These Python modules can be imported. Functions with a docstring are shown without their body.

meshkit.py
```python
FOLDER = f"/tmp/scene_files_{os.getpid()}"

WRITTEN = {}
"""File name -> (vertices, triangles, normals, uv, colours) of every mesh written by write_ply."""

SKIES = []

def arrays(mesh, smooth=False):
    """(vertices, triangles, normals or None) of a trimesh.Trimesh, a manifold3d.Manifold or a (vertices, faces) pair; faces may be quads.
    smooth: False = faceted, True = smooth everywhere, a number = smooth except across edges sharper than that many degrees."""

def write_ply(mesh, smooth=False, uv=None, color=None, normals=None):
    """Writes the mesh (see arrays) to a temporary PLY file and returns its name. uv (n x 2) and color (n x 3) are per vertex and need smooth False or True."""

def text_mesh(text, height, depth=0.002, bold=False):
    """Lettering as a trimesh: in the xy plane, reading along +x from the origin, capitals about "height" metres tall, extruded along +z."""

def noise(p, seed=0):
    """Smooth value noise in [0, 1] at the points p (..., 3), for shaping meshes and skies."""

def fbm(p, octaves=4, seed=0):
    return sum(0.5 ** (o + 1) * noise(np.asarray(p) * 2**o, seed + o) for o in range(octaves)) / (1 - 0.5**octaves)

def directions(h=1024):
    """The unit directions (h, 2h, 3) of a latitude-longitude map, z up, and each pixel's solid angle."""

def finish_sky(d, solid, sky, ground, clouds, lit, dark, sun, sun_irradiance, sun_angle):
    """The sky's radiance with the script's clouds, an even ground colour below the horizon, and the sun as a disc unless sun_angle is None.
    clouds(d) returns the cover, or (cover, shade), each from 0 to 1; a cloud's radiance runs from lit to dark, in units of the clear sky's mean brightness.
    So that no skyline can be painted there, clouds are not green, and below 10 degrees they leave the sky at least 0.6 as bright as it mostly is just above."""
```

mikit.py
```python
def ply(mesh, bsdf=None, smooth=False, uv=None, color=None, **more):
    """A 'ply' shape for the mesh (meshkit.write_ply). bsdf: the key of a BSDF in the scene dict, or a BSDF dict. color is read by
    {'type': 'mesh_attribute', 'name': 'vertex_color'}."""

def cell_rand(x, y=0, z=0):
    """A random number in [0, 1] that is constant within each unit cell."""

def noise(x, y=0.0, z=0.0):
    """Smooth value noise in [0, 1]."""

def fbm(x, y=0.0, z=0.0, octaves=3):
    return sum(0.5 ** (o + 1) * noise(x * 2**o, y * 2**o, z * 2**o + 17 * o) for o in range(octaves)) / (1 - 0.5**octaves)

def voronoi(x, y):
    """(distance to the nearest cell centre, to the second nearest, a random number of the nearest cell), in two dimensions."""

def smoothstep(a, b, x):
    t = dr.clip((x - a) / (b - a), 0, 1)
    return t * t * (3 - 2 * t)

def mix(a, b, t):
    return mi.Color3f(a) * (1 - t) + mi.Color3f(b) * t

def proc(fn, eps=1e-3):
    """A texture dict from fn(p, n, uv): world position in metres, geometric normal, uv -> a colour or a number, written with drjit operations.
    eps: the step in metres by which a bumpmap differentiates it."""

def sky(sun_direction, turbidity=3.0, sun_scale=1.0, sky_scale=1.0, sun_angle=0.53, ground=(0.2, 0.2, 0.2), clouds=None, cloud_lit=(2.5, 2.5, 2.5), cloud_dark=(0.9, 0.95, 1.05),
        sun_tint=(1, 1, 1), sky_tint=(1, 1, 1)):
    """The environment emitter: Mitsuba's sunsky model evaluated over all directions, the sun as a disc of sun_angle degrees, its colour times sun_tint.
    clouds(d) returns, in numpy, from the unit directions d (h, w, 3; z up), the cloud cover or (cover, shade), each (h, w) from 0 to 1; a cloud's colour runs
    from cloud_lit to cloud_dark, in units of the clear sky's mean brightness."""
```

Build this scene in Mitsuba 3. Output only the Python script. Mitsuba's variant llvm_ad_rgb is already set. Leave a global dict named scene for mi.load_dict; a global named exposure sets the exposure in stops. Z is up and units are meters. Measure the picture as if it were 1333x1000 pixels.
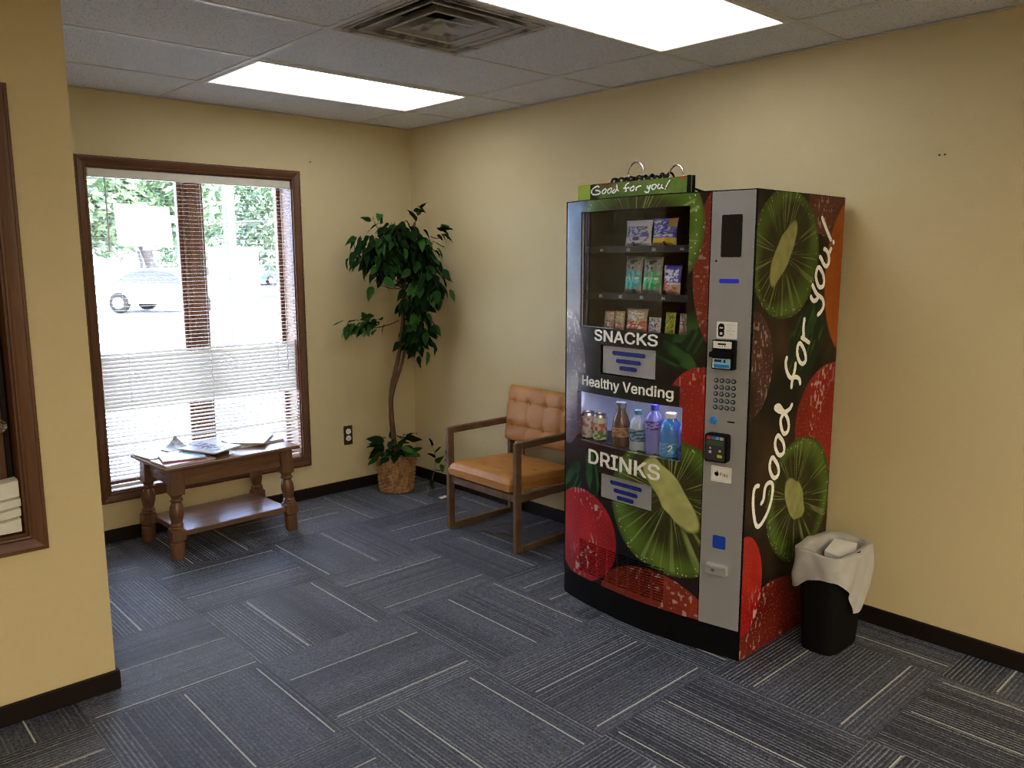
import math, random
import numpy as np, trimesh, mitsuba as mi, drjit as dr, mikit, meshkit
from shapely.geometry import Polygon, LineString, Point, box as sbox
from shapely import affinity
from shapely.ops import unary_union
from scipy.interpolate import CubicSpline

T = mi.ScalarTransform4f
noise, fbm, voronoi, cell_rand, smoothstep, mix = mikit.noise, mikit.fbm, mikit.voronoi, mikit.cell_rand, mikit.smoothstep, mikit.mix
random.seed(7)
rng = np.random.default_rng(7)
scene, labels = {'type': 'scene'}, {}

# ------------------------------------------------------------------ camera, sky, lights, exposure
FOCAL, CAM = 1052.8, np.array([-3.2848, -4.5786, 1.5125])
YAW, PITCH, ROLL = 0.7439, -0.1524, -0.0026
fw = np.array([math.sin(YAW) * math.cos(PITCH), math.cos(YAW) * math.cos(PITCH), math.sin(PITCH)])
rt = np.array([math.cos(YAW), -math.sin(YAW), 0])
up = np.cross(rt, fw)
up = up * math.cos(ROLL) - rt * math.sin(ROLL)
scene['camera'] = {'type': 'perspective', 'fov': math.degrees(2 * math.atan(666.5 / FOCAL)), 'fov_axis': 'x', 'near_clip': 0.05, 'far_clip': 1000.0,
                   'to_world': T().look_at(origin=CAM.tolist(), target=(CAM + fw).tolist(), up=up.tolist())}
SUN = (0.50, -0.40, 0.75)


def cloud_cover(d):
    n = meshkit.fbm(np.stack([d[..., 0] * 2, d[..., 1] * 2, d[..., 2] * 5], -1), 4, 3)
    return np.clip((n - 0.40) * 5, 0, 1) * 0.8, np.clip((n - 0.6) * 2, 0, 1)


SKY_SCALE, LAMP, LAMP_IN = 62.0, 4.7, 1.0
LAMP_TINT, REAR_TINT = (0.96, 0.99, 1.02), (5.05, 4.4, 3.35)      # cool tubes over the window end, warmer ones behind
scene['sky'] = mikit.sky(SUN, turbidity=3.5, sun_scale=SKY_SCALE, sky_scale=SKY_SCALE, clouds=cloud_cover, sky_tint=(0.80, 1.0, 1.32), sun_tint=(0.88, 1.0, 1.14))
exposure = 0.0

# ------------------------------------------------------------------ helpers


def number(key):
    if key not in scene and key not in labels:
        return key
    k = 1
    while f'{key}_{k:03d}' in scene or f'{key}_{k:03d}' in labels:
        k += 1
    return f'{key}_{k:03d}'


def tag(key, label=None, cat=None, group=None, kind=None):
    d = labels.setdefault(key, {})
    for a, b in (('label', label), ('category', cat), ('group', group), ('kind', kind)):
        if b:
            d[a] = b
    return key


def obj(key, mesh, mat, smooth=30, label=None, cat=None, group=None, kind=None, uv=None, color=None, **more):
    """One entry of the scene from a mesh (or a list of meshes that make one piece)."""
    key = number(key)
    if isinstance(mesh, list):
        mesh = cat_(mesh)
    scene[key] = mikit.ply(mesh, mat, smooth, uv=uv, color=color, **more)
    if label or cat or group or kind:
        tag(key, label, cat, group, kind)
    return key


def put(key, ply, to_world, label=None, cat=None, group=None, kind=None):
    key = number(key)
    scene[key] = {**ply, 'to_world': to_world}
    if label or cat or group or kind:
        tag(key, label, cat, group, kind)
    return key


def thing(key, label, cat, group=None):
    key = number(key)
    return tag(key, label, cat, group)


def cat_(ms):
    return trimesh.util.concatenate([trimesh.Trimesh(m.vertices, m.faces, process=False) for m in ms])


def bx(x0, x1, y0, y1, z0, z1, c=0.0):
    """A box, its edges chamfered by c."""
    x0, x1, y0, y1, z0, z1 = min(x0, x1), max(x0, x1), min(y0, y1), max(y0, y1), min(z0, z1), max(z0, z1)
    if c <= 0:
        m = trimesh.creation.box([x1 - x0, y1 - y0, z1 - z0])
        m.apply_translation([(x0 + x1) / 2, (y0 + y1) / 2, (z0 + z1) / 2])
        return m
    p = []
    for a, ia in ((x0, 1), (x1, -1)):
        for b, ib in ((y0, 1), (y1, -1)):
            for d, idd in ((z0, 1), (z1, -1)):
                p += [(a + ia * c, b + ib * c, d), (a + ia * c, b, d + idd * c), (a, b + ib * c, d + idd * c)]
    return trimesh.convex.convex_hull(np.array(p))


def tube(points, radii, sides=8, caps=True):
    p = np.asarray(points, float)
    t = np.gradient(p, axis=0)
    t /= np.linalg.norm(t, axis=1, keepdims=True) + 1e-12
    ref = np.array([0, 0, 1.0]) if abs(t[:, 2]).mean() < 0.8 else np.array([1.0, 0, 0])
    a = np.cross(t, ref)
    a /= np.linalg.norm(a, axis=1, keepdims=True) + 1e-12
    b = np.cross(t, a)
    ang = np.arange(sides) * 2 * np.pi / sides
    r = np.broadcast_to(radii, (len(p),))
    v = p[:, None] + r[:, None, None] * (np.cos(ang)[None, :, None] * a[:, None] + np.sin(ang)[None, :, None] * b[:, None])
    v = v.reshape(-1, 3)
    i, j = np.meshgrid(np.arange(len(p) - 1), np.arange(sides), indexing='ij')
    q = np.stack([i * sides + j, i * sides + (j + 1) % sides, (i + 1) * sides + (j + 1) % sides, (i + 1) * sides + j], -1).reshape(-1, 4)
    f = np.vstack([q[:, [0, 2, 1]], q[:, [0, 3, 2]]])
    if caps:
        n = len(v)
        v = np.vstack([v, p[0], p[-1]])
        k = np.arange(sides)
        f = np.vstack([f, np.stack([np.full(sides, n), k, (k + 1) % sides], 1), np.stack([np.full(sides, n + 1), (len(p) - 1) * sides + (k + 1) % sides, (len(p) - 1) * sides + k], 1)])
    m = trimesh.Trimesh(v, f, process=False)
    if m.volume < 0:
        m.invert()
    return m


def lathe(profile, n=24, at=(0, 0, 0)):
    m = trimesh.creation.revolve(np.asarray(profile, float), sections=n)
    if m.is_volume and m.volume < 0:
        m.invert()
    m.apply_translation(at)
    return m


def move(m, M):
    m = m.copy()
    m.apply_transform(M)
    return m


def tr(x, y, z):
    return trimesh.transformations.translation_matrix([x, y, z])


def rot(deg, axis, point=None):
    return trimesh.transformations.rotation_matrix(math.radians(deg), axis, point)


def grid_mesh(P):
    """P (n, m, 3) -> sheet."""
    n, m = P.shape[:2]
    i, j = np.meshgrid(np.arange(n - 1), np.arange(m - 1), indexing='ij')
    a = i * m + j
    q = np.stack([a, a + 1, a + m + 1, a + m], -1).reshape(-1, 4)
    return trimesh.Trimesh(P.reshape(-1, 3), np.vstack([q[:, [0, 1, 2]], q[:, [0, 2, 3]]]), process=False)


def flat_piece(poly, depth):
    return trimesh.creation.extrude_polygon(poly, depth, engine='earcut')


def spline(pts, n):
    pts = np.array(pts, float)
    s = np.r_[0, np.cumsum(np.linalg.norm(np.diff(pts, axis=0), axis=1))]
    return CubicSpline(s, pts)(np.linspace(0, s[-1], n))


# ------------------------------------------------------------------ materials


def two(d):
    return {'type': 'twosided', 'bsdf': d}


def rgb(*c):
    return {'type': 'rgb', 'value': list(c)}


def pr(col, rough=0.5, spec=0.5, metallic=0.0, coat=0.0, sheen=0.0, proc=True):
    d = {'type': 'principled', 'base_color': col if isinstance(col, dict) else rgb(*col), 'roughness': rough, 'specular': spec, 'metallic': metallic}
    if coat:
        d['clearcoat'] = coat
        d['clearcoat_gloss'] = 0.95
    if sheen:
        d['sheen'] = sheen
    return two(d)


def wood(dark, light, sx, sy, sz, rough=0.42):
    def fn(p, n, uv):
        g = fbm(p.x * sx, p.y * sy, p.z * sz, 3)
        fine = noise(p.x * sx * 6, p.y * sy * 6, p.z * sz * 4)
        return mix(dark, light, dr.clip(0.15 + 0.9 * (g - 0.2) + 0.3 * (fine - 0.5), 0, 1))
    return pr(mikit.proc(fn), rough, 0.4)


def wall_fn(p, n, uv):
    g = fbm(p.x * 1.3, p.y * 1.3, p.z * 1.3, 2)
    f = noise(p.x * 140, p.y * 140, p.z * 140)
    return mi.Color3f(0.60, 0.50, 0.29) * (0.97 + 0.05 * g + 0.03 * (f - 0.5))


def M(name, d):
    scene[name] = d


M('mat_wall', pr(mikit.proc(wall_fn), 0.75, 0.25))
M('mat_baseboard', pr((0.010, 0.006, 0.0045), 0.5, 0.2))
M('mat_white_metal', pr((0.62, 0.62, 0.61), 0.4))
M('mat_rail', pr((0.52, 0.52, 0.53), 0.45))


def tile_fn(p, n, uv):
    d1, d2, w = voronoi(p.x * 150, p.y * 150)
    pit = dr.select((d1 < 0.16 + 0.18 * w) & (w > 0.55), 1.0, 0.0)
    e1, e2, w2 = voronoi(p.x * 55 + 7, p.y * 55)
    big = dr.select((e1 < 0.10 + 0.06 * w2) & (w2 > 0.6), 1.0, 0.0)
    t = dr.clip(0.42 * pit + 0.75 * big, 0, 1)
    f = noise(p.x * 260, p.y * 260)
    return mix((0.585, 0.60, 0.64), (0.12, 0.11, 0.11), t) * (0.93 + 0.14 * f)


M('mat_ceiling_tile', pr(mikit.proc(tile_fn), 0.9, 0.1))

TILE_W, TILE_H, TX0, TY0 = 0.597, 0.595, -2.04, -0.63
# (ix, iy): where the bright yarns of a carpet tile lie, across the tile
BRIGHT = {(0, 1): (.34, .874), (1, 0): (.071, .529), (-1, 2): (.498, .949), (1, 2): (.478, .93), (0, 3): (.332, .859), (1, 4): (.526, .08), (3, 4): (.146, .75), (2, 5): (.914, .447),
          (-1, 1): (.483, .948), (0, 0): (.14, .666), (1, 1): (.284, .834), (0, 2): (.315, .864), (1, 3): (.435, .92), (2, 4): (.282, .824), (3, 5): (.297, .8)}


def carpet_fn(p, n, uv):
    gx, gy = (p.x - TX0) / TILE_W, (TY0 - p.y) / TILE_H
    ix, iy = dr.floor(gx), dr.floor(gy)
    fx, fy = gx - ix, gy - iy
    s = ix + iy + 200
    odd = (s - 2 * dr.floor(s / 2)) > 0.5
    a, b = dr.select(odd, fx, fy), dr.select(odd, fy, fx)
    along = dr.select(odd, p.y, p.x)
    r0 = cell_rand(ix, iy, 5)
    l1, l2 = 0.1 + 0.35 * cell_rand(ix, iy, 1), 0.55 + 0.4 * cell_rand(ix, iy, 2)
    for (kx, ky), (v1, v2) in BRIGHT.items():
        hit = (ix == kx) & (iy == ky)
        l1, l2 = dr.select(hit, v1, l1), dr.select(hit, v2, l2)
    k = dr.floor(a * 40)
    kf = a * 40 - k
    h = cell_rand(k, ix * 17 + iy, 3)
    wide = noise(a * 5 + ix * 3.1, iy * 7.3 + 0.5)          # broad bands of yarn mixes
    base = mix((0.026, 0.030, 0.048), (0.060, 0.068, 0.098), dr.clip(wide * 1.3 - 0.15 + 0.35 * (r0 - 0.5), 0, 1))
    striped = 0.35 + 0.65 * smoothstep(0.25, 0.60, noise(a * 2.7 + 11 * ix, iy * 5.1) + 0.25 * (cell_rand(ix, iy, 8) - 0.3))
    thin = dr.select((h > 0.25) & (kf < 0.36), 0.30 + 0.70 * cell_rand(k, ix, iy + 9), 0.0)
    dark = dr.select((kf > 0.36) & (kf < 0.80), 0.32, 0.0)
    base = base * (1 - dark * striped)
    base = mix(base, mi.Color3f(0.165, 0.180, 0.205), thin * 0.80 * striped)
    loop = noise(along * 210 + 40 * k, a * 120, ix * 3 + iy)
    fleck = noise(along * 95, a * 75, ix * 5 + iy * 2)
    yarn = 0.20 + 1.25 * loop + 0.40 * fleck
    br = dr.select((dr.minimum(dr.abs(a - l1), dr.abs(a - l2)) < 0.0048) & (b > 0.035) & (b < 0.985), 1.0, 0.0)
    col = mix(base * yarn, mi.Color3f(0.42, 0.42, 0.40), br * 0.85)
    return col


M('mat_carpet', pr(mikit.proc(carpet_fn), 0.60, 0.40, sheen=0.8))
M('mat_subfloor', pr((0.03, 0.03, 0.035), 0.9, 0.1))
M('mat_oak_v', wood((0.054, 0.020, 0.008), (0.155, 0.065, 0.026), 45, 45, 2.5))
M('mat_oak_h', wood((0.054, 0.020, 0.008), (0.155, 0.065, 0.026), 2.5, 45, 45))
M('mat_door_wood', wood((0.07, 0.026, 0.012), (0.15, 0.055, 0.026), 22, 22, 2.0, 0.5))
M('mat_table_v', wood((0.085, 0.040, 0.020), (0.20, 0.100, 0.050), 40, 40, 4, 0.3))
M('mat_table_h', wood((0.095, 0.046, 0.025), (0.21, 0.108, 0.058), 3, 34, 34, 0.28))
M('mat_chair_wood', wood((0.075, 0.040, 0.020), (0.19, 0.110, 0.060), 9, 30, 9, 0.5))


def leather_fn(p, n, uv):
    g = fbm(p.x * 9, p.y * 9, p.z * 9, 3)
    f = noise(p.x * 260, p.y * 260, p.z * 260)
    return mix((0.33, 0.135, 0.030), (0.46, 0.205, 0.052), dr.clip(g * 1.2 - 0.1, 0, 1)) * (0.92 + 0.16 * f)


M('mat_leather', pr(mikit.proc(leather_fn), 0.46, 0.35))
M('mat_leather_button', pr((0.26, 0.095, 0.022), 0.45, 0.5))
M('mat_slat', {'type': 'principledthin', 'base_color': rgb(0.74, 0.74, 0.71), 'roughness': 0.5, 'diff_trans': 0.07, 'spec_trans': 0.0})
M('mat_headrail', pr((0.66, 0.63, 0.54), 0.5, 0.3))
M('mat_cord', pr((0.75, 0.75, 0.74), 0.6, 0.2))
M('mat_wand', two({'type': 'roughplastic', 'diffuse_reflectance': rgb(0.75, 0.78, 0.82), 'alpha': 0.1}))
M('mat_pane', {'type': 'thindielectric', 'int_ior': 1.5})
M('mat_paper', {'type': 'principledthin', 'base_color': rgb(0.86, 0.86, 0.84), 'roughness': 0.9, 'diff_trans': 0.7, 'spec_trans': 0.0})
M('mat_white', pr((0.74, 0.74, 0.71), 0.6, 0.3))
M('mat_towel', pr((0.66, 0.66, 0.60), 0.8, 0.2))
M('mat_black', pr((0.003, 0.003, 0.0035), 0.6, 0.12))
M('mat_black_gloss', pr((0.008, 0.008, 0.010), 0.15, 0.5))
M('mat_black_plastic', pr((0.004, 0.004, 0.004), 0.6, 0.12))
M('mat_crystal', {'type': 'dielectric', 'int_ior': 1.52})
M('mat_chrome', two({'type': 'roughconductor', 'material': 'Cr', 'alpha': 0.12}))
M('mat_silver', pr((0.33, 0.33, 0.34), 0.38, 0.5, metallic=0.25))
M('mat_flap', pr((0.42, 0.42, 0.43), 0.35, 0.5, metallic=0.3))
M('mat_blue', pr((0.010, 0.018, 0.20), 0.4, 0.4))
M('mat_blue_bright', pr((0.03, 0.04, 0.75), 0.4, 0.4))
M('mat_blue_knob', pr((0.02, 0.22, 0.62), 0.3, 0.5))
M('mat_letter', pr((0.88, 0.88, 0.84), 0.5, 0.3))
M('mat_key', pr((0.20, 0.26, 0.33), 0.4, 0.4))
M('mat_key_ring', pr((0.018, 0.028, 0.050), 0.4, 0.4))
M('mat_vertex', two({'type': 'principled', 'base_color': {'type': 'mesh_attribute', 'name': 'vertex_color'}, 'roughness': 0.35, 'specular': 0.45}))
M('mat_vertex_matte', two({'type': 'principled', 'base_color': {'type': 'mesh_attribute', 'name': 'vertex_color'}, 'roughness': 0.55, 'specular': 0.3}))
M('mat_interior_dark', pr((0.016, 0.017, 0.019), 0.55, 0.3))
M('mat_interior_light', pr((0.62, 0.66, 0.80), 0.5, 0.3))
M('mat_strip_label', pr((0.55, 0.55, 0.55), 0.6, 0.2))


# ---- the printed wrap of the vending machine: flat print laid out in the machine's own metres
def kiwi(u, v, cx, cy, rx, ry, kx, ky, kl, kw, kang, dark=1.0):
    """(colour, mask) of a sliced kiwi; the pale core is an ellipse at (kx, ky) with half axes kl, kw turned by kang degrees."""
    wob = 0.04 * (noise(u * 9, v * 9) - 0.5)
    r = dr.sqrt(dr.square((u - cx) / rx) + dr.square((v - cy) / ry)) + wob
    ca, sa = math.cos(math.radians(kang)), math.sin(math.radians(kang))
    a, b = (u - kx) * ca + (v - ky) * sa, -(u - kx) * sa + (v - ky) * ca
    q = dr.sqrt(dr.square(a / kl) + dr.square(b / kw)) + 0.25 * (noise(u * 22, v * 22) - 0.5)
    th = dr.atan2(v - ky, u - kx)
    # the way from the core's rim (0) to the skin (1)
    w = dr.clip((q - 1) / dr.maximum((q - 1) + (1 - r) * 3.2, 1e-3), 0, 1)
    ray = noise(th * 26 + 40, r * 1.5)
    ray2 = noise(th * 19 + 20, r * 2.0 + 4)
    green = mix((0.055, 0.110, 0.012), (0.125, 0.210, 0.028), noise(u * 14, v * 14 + 3))
    green = mix(green, mi.Color3f(0.24, 0.34, 0.09), smoothstep(0.60, 0.8, ray) * 0.6)
    seeds = smoothstep(0.88, 0.48, w) * (0.45 + 0.55 * smoothstep(0.20, 0.50, ray2 * 0.6 + 0.4 * (1 - ray)))
    col = mix(green, mi.Color3f(0.030, 0.026, 0.008), seeds * 0.95)
    col = mix(col, mi.Color3f(0.32, 0.34, 0.14), smoothstep(0.66, 0.84, ray) * smoothstep(0.95, 0.3, w) * 0.55)
    col = mix(col, mi.Color3f(0.40, 0.41, 0.15) * (0.85 + 0.3 * noise(u * 40, v * 40)), smoothstep(1.10, 0.95, q))
    col = mix(col, mi.Color3f(0.06, 0.09, 0.012), smoothstep(0.90, 0.99, r))
    spark = dr.select((cell_rand(dr.floor(u * 190), dr.floor(v * 190), 4) > 0.965) & (r > 0.86), 1.0, 0.0)
    col = mix(col, mi.Color3f(0.6, 0.62, 0.4), spark * 0.8)
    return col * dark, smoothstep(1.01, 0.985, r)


def berry(u, v, cx, cy, rx, ry, lo, hi, gloss=0.0):
    r = dr.sqrt(dr.square((u - cx) / rx) + dr.square((v - cy) / ry)) + 0.03 * (noise(u * 7, v * 7 + 2) - 0.5)
    d1, d2, w = voronoi(u * 62, v * 52)
    g = fbm(u * 6, v * 6 + 5, 0.0, 2)
    col = mix(lo, hi, dr.clip(g * 1.5 - 0.25, 0, 1))
    col = mix(col, mi.Color3f(0.42, 0.24, 0.12), dr.select((d1 < 0.13) & (w > 0.45), 0.45, 0.0))
    spark = smoothstep(0.70, 0.84, noise(u * 95, v * 60)) * smoothstep(0.48, 0.66, noise(u * 10 + 3, v * 8))
    col = mix(col, mi.Color3f(0.60, 0.42, 0.42), spark * gloss * 0.9)
    return col, smoothstep(1.01, 0.98, r)


def leaf_print(u, v, cx, cy, rx, ry, ang):
    ca, sa = math.cos(math.radians(ang)), math.sin(math.radians(ang))
    a, b = (u - cx) * ca + (v - cy) * sa, -(u - cx) * sa + (v - cy) * ca
    r = dr.square(a / rx) + dr.abs(b / ry) + 0.25 * (noise(u * 20, v * 20) - 0.5)
    vein = smoothstep(0.5, 0.75, noise(a * 12, b * 70))
    return mix((0.004, 0.016, 0.006), (0.03, 0.11, 0.025), vein * noise(u * 16, v * 16)), smoothstep(1.0, 0.85, r)


def layer(col, cm):
    return mix(col, cm[0], cm[1])


def backdrop(u, v, tint):
    g = fbm(u * 5, v * 5 + 9, 0.0, 3)
    return mix((0.004, 0.004, 0.004), tint, dr.clip(g * 1.6 - 0.5, 0, 1))


MX, MYL, MYR, MH = -0.703, -2.127, -3.04, 1.757


def front_art(p, n, uv):
    u, v = MYL - p.y, p.z
    c = backdrop(u, v, (0.035, 0.012, 0.010))
    c = layer(c, berry(u, v, 0.02, 1.00, 0.13, 0.30, (0.05, 0.03, 0.05), (0.12, 0.09, 0.13), 0.5))
    c = layer(c, leaf_print(u, v, 0.66, 1.22, 0.13, 0.09, 60))
    c = layer(c, leaf_print(u, v, 0.60, 1.15, 0.12, 0.06, -20))
    c = layer(c, leaf_print(u, v, 0.06, 0.55, 0.11, 0.07, 60))
    c = layer(c, leaf_print(u, v, 0.20, 0.60, 0.12, 0.05, 100))
    c = layer(c, berry(u, v, 0.78, 1.48, 0.10, 0.30, (0.10, 0.014, 0.010), (0.17, 0.024, 0.014), 0.3))
    c = layer(c, berry(u, v, 0.74, 0.95, 0.155, 0.165, (0.17, 0.008, 0.007), (0.32, 0.018, 0.014), 0.5))
    c = layer(c, kiwi(u, v, 0.42, 1.63, 0.305, 0.30, 0.42, 1.60, 0.10, 0.05, 0))
    c = layer(c, kiwi(u, v, 0.615, 0.545, 0.295, 0.275, 0.615, 0.60, 0.175, 0.058, -47))
    c = layer(c, berry(u, v, 0.53, 0.10, 0.27, 0.17, (0.15, 0.016, 0.008), (0.32, 0.040, 0.016), 0.6))
    c = layer(c, berry(u, v, 0.135, 0.315, 0.215, 0.205, (0.27, 0.008, 0.010), (0.44, 0.018, 0.020), 0.9))
    band = smoothstep(0.005, 0.0, dr.maximum(dr.abs(u - 0.37) - 0.27, dr.abs(v - 0.993) - 0.038))
    band2 = smoothstep(0.005, 0.0, dr.maximum(dr.abs(u - 0.36) - 0.20, dr.abs(v - 1.195) - 0.034))
    return mix(c, mi.Color3f(0.006, 0.006, 0.006), dr.maximum(band, band2))


def side_art(p, n, uv):
    u, v = p.x - MX, p.z
    c = backdrop(u, v, (0.05, 0.026, 0.012))
    c = layer(c, berry(u, v, 0.52, 1.72, 0.16, 0.12, (0.07, 0.014, 0.010), (0.10, 0.022, 0.014), 0.4))
    c = layer(c, berry(u, v, 0.00, 1.13, 0.15, 0.20, (0.022, 0.010, 0.008), (0.075, 0.032, 0.026), 0.4))
    r = dr.sqrt(dr.square((u - 0.765) / 0.245) + dr.square((v - 1.44) / 0.33))
    org = mix((0.24, 0.050, 0.006), (0.34, 0.085, 0.010), fbm(u * 9, v * 5, 0.0, 3)) * (0.9 + 0.2 * noise(u * 160, v * 160))
    c = layer(c, (org, smoothstep(1.02, 0.96, r)))
    c = layer(c, leaf_print(u, v, 0.40, 1.19, 0.20, 0.13, 60))
    c = layer(c, berry(u, v, 0.63, 0.86, 0.285, 0.235, (0.15, 0.008, 0.006), (0.24, 0.016, 0.012), 0.6))
    c = layer(c, kiwi(u, v, 0.215, 1.53, 0.250, 0.240, 0.19, 1.53, 0.135, 0.048, 54, 0.62))  # both side kiwis darkened, the dim light here put into their colour
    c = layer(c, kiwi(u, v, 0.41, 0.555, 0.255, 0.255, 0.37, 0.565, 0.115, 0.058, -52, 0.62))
    c = layer(c, berry(u, v, 0.24, 0.09, 0.28, 0.17, (0.10, 0.008, 0.006), (0.16, 0.024, 0.012), 0.5))
    c = layer(c, berry(u, v, 0.01, 0.29, 0.135, 0.20, (0.25, 0.008, 0.008), (0.38, 0.024, 0.016), 0.8))
    return c


def topper_art(p, n, uv):
    u, v = MYL - p.y, p.z
    c = mix((0.04, 0.085, 0.015), (0.15, 0.23, 0.040), fbm(u * 16, v * 30, 0.0, 3))
    c = mix(c, mi.Color3f(0.012, 0.008, 0.006), smoothstep(0.21, 0.17, u + 0.05 * noise(u * 30, v * 30)) * smoothstep(0.128, 0.132, u))
    c = mix(c, mi.Color3f(0.14, 0.01, 0.015), smoothstep(0.05, 0.0, dr.abs(u - 0.22) * 0.6 + (1.82 - v) * 1.5))
    c = mix(c, mi.Color3f(0.42, 0.03, 0.025), smoothstep(0.008, 0.0, dr.abs(u - 0.595) * 0.7 + (1.813 - v)))
    c = mix(c, mi.Color3f(0.30, 0.42, 0.05), smoothstep(0.132, 0.128, u))
    return c


M('mat_front_art', pr(mikit.proc(front_art), 0.26, 0.30, coat=0.6))
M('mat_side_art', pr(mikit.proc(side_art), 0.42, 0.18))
M('mat_topper_art', pr(mikit.proc(topper_art), 0.3, 0.4))

# ------------------------------------------------------------------ the room
H = 2.369
XE, YE = -2.501, -1.634          # the corner of the office wall
XL, YB = -6.2, -8.6              # far left and rear walls, out of view
WX0, WX1, WZ0, WZ1 = -2.018, -0.876, 0.272, 1.992     # the window opening


def wall_with_hole(outer, holes):
    m = bx(*outer)
    for h in holes:
        m = trimesh.boolean.difference([m, bx(*h)], engine='manifold')
    return m


obj('wall_back', wall_with_hole((XL - 0.2, 0.3, 0.0, 0.22, -0.15, H + 0.25), [(WX0, WX1, -0.1, 0.4, WZ0, WZ1)]), 'mat_wall', False, kind='structure')
obj('wall_right', bx(0, 0.2, YB, 0.0, -0.05, H + 0.25), 'mat_wall', False, kind='structure')
obj('wall_alcove', bx(XE - 0.12, XE, YE + 0.12, 0.0, -0.05, H + 0.25), 'mat_wall', False, kind='structure')
SW0, SW1, SZ0, SZ1 = -3.75, -2.728, 0.625, 1.995     # the office's service opening
obj('wall_office', wall_with_hole((XL, XE, YE, YE + 0.12, -0.05, H + 0.25), [(SW0, SW1, YE - 0.1, YE + 0.4, SZ0, SZ1)]), 'mat_wall', False, kind='structure')
obj('wall_left', bx(XL - 0.2, XL, YB, 0.0, -0.05, H + 0.25), 'mat_wall', False, kind='structure')
obj('wall_rear', bx(XL, 0.2, YB - 0.2, YB, -0.05, H + 0.25), 'mat_wall', False, kind='structure')


def baseboard(side, x0, x1, y0, y1):
    obj('baseboard_' + side, bx(x0, x1, y0, y1, 0.0, 0.072, 0.004), 'mat_baseboard', False, kind='structure')


baseboard('back', XE, 0, -0.013, 0)
baseboard('right', -0.013, 0, YB, -0.013)
baseboard('office', XL, XE + 0.013, YE - 0.013, YE)
baseboard('alcove', XE, XE + 0.013, YE, -0.013)

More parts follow.
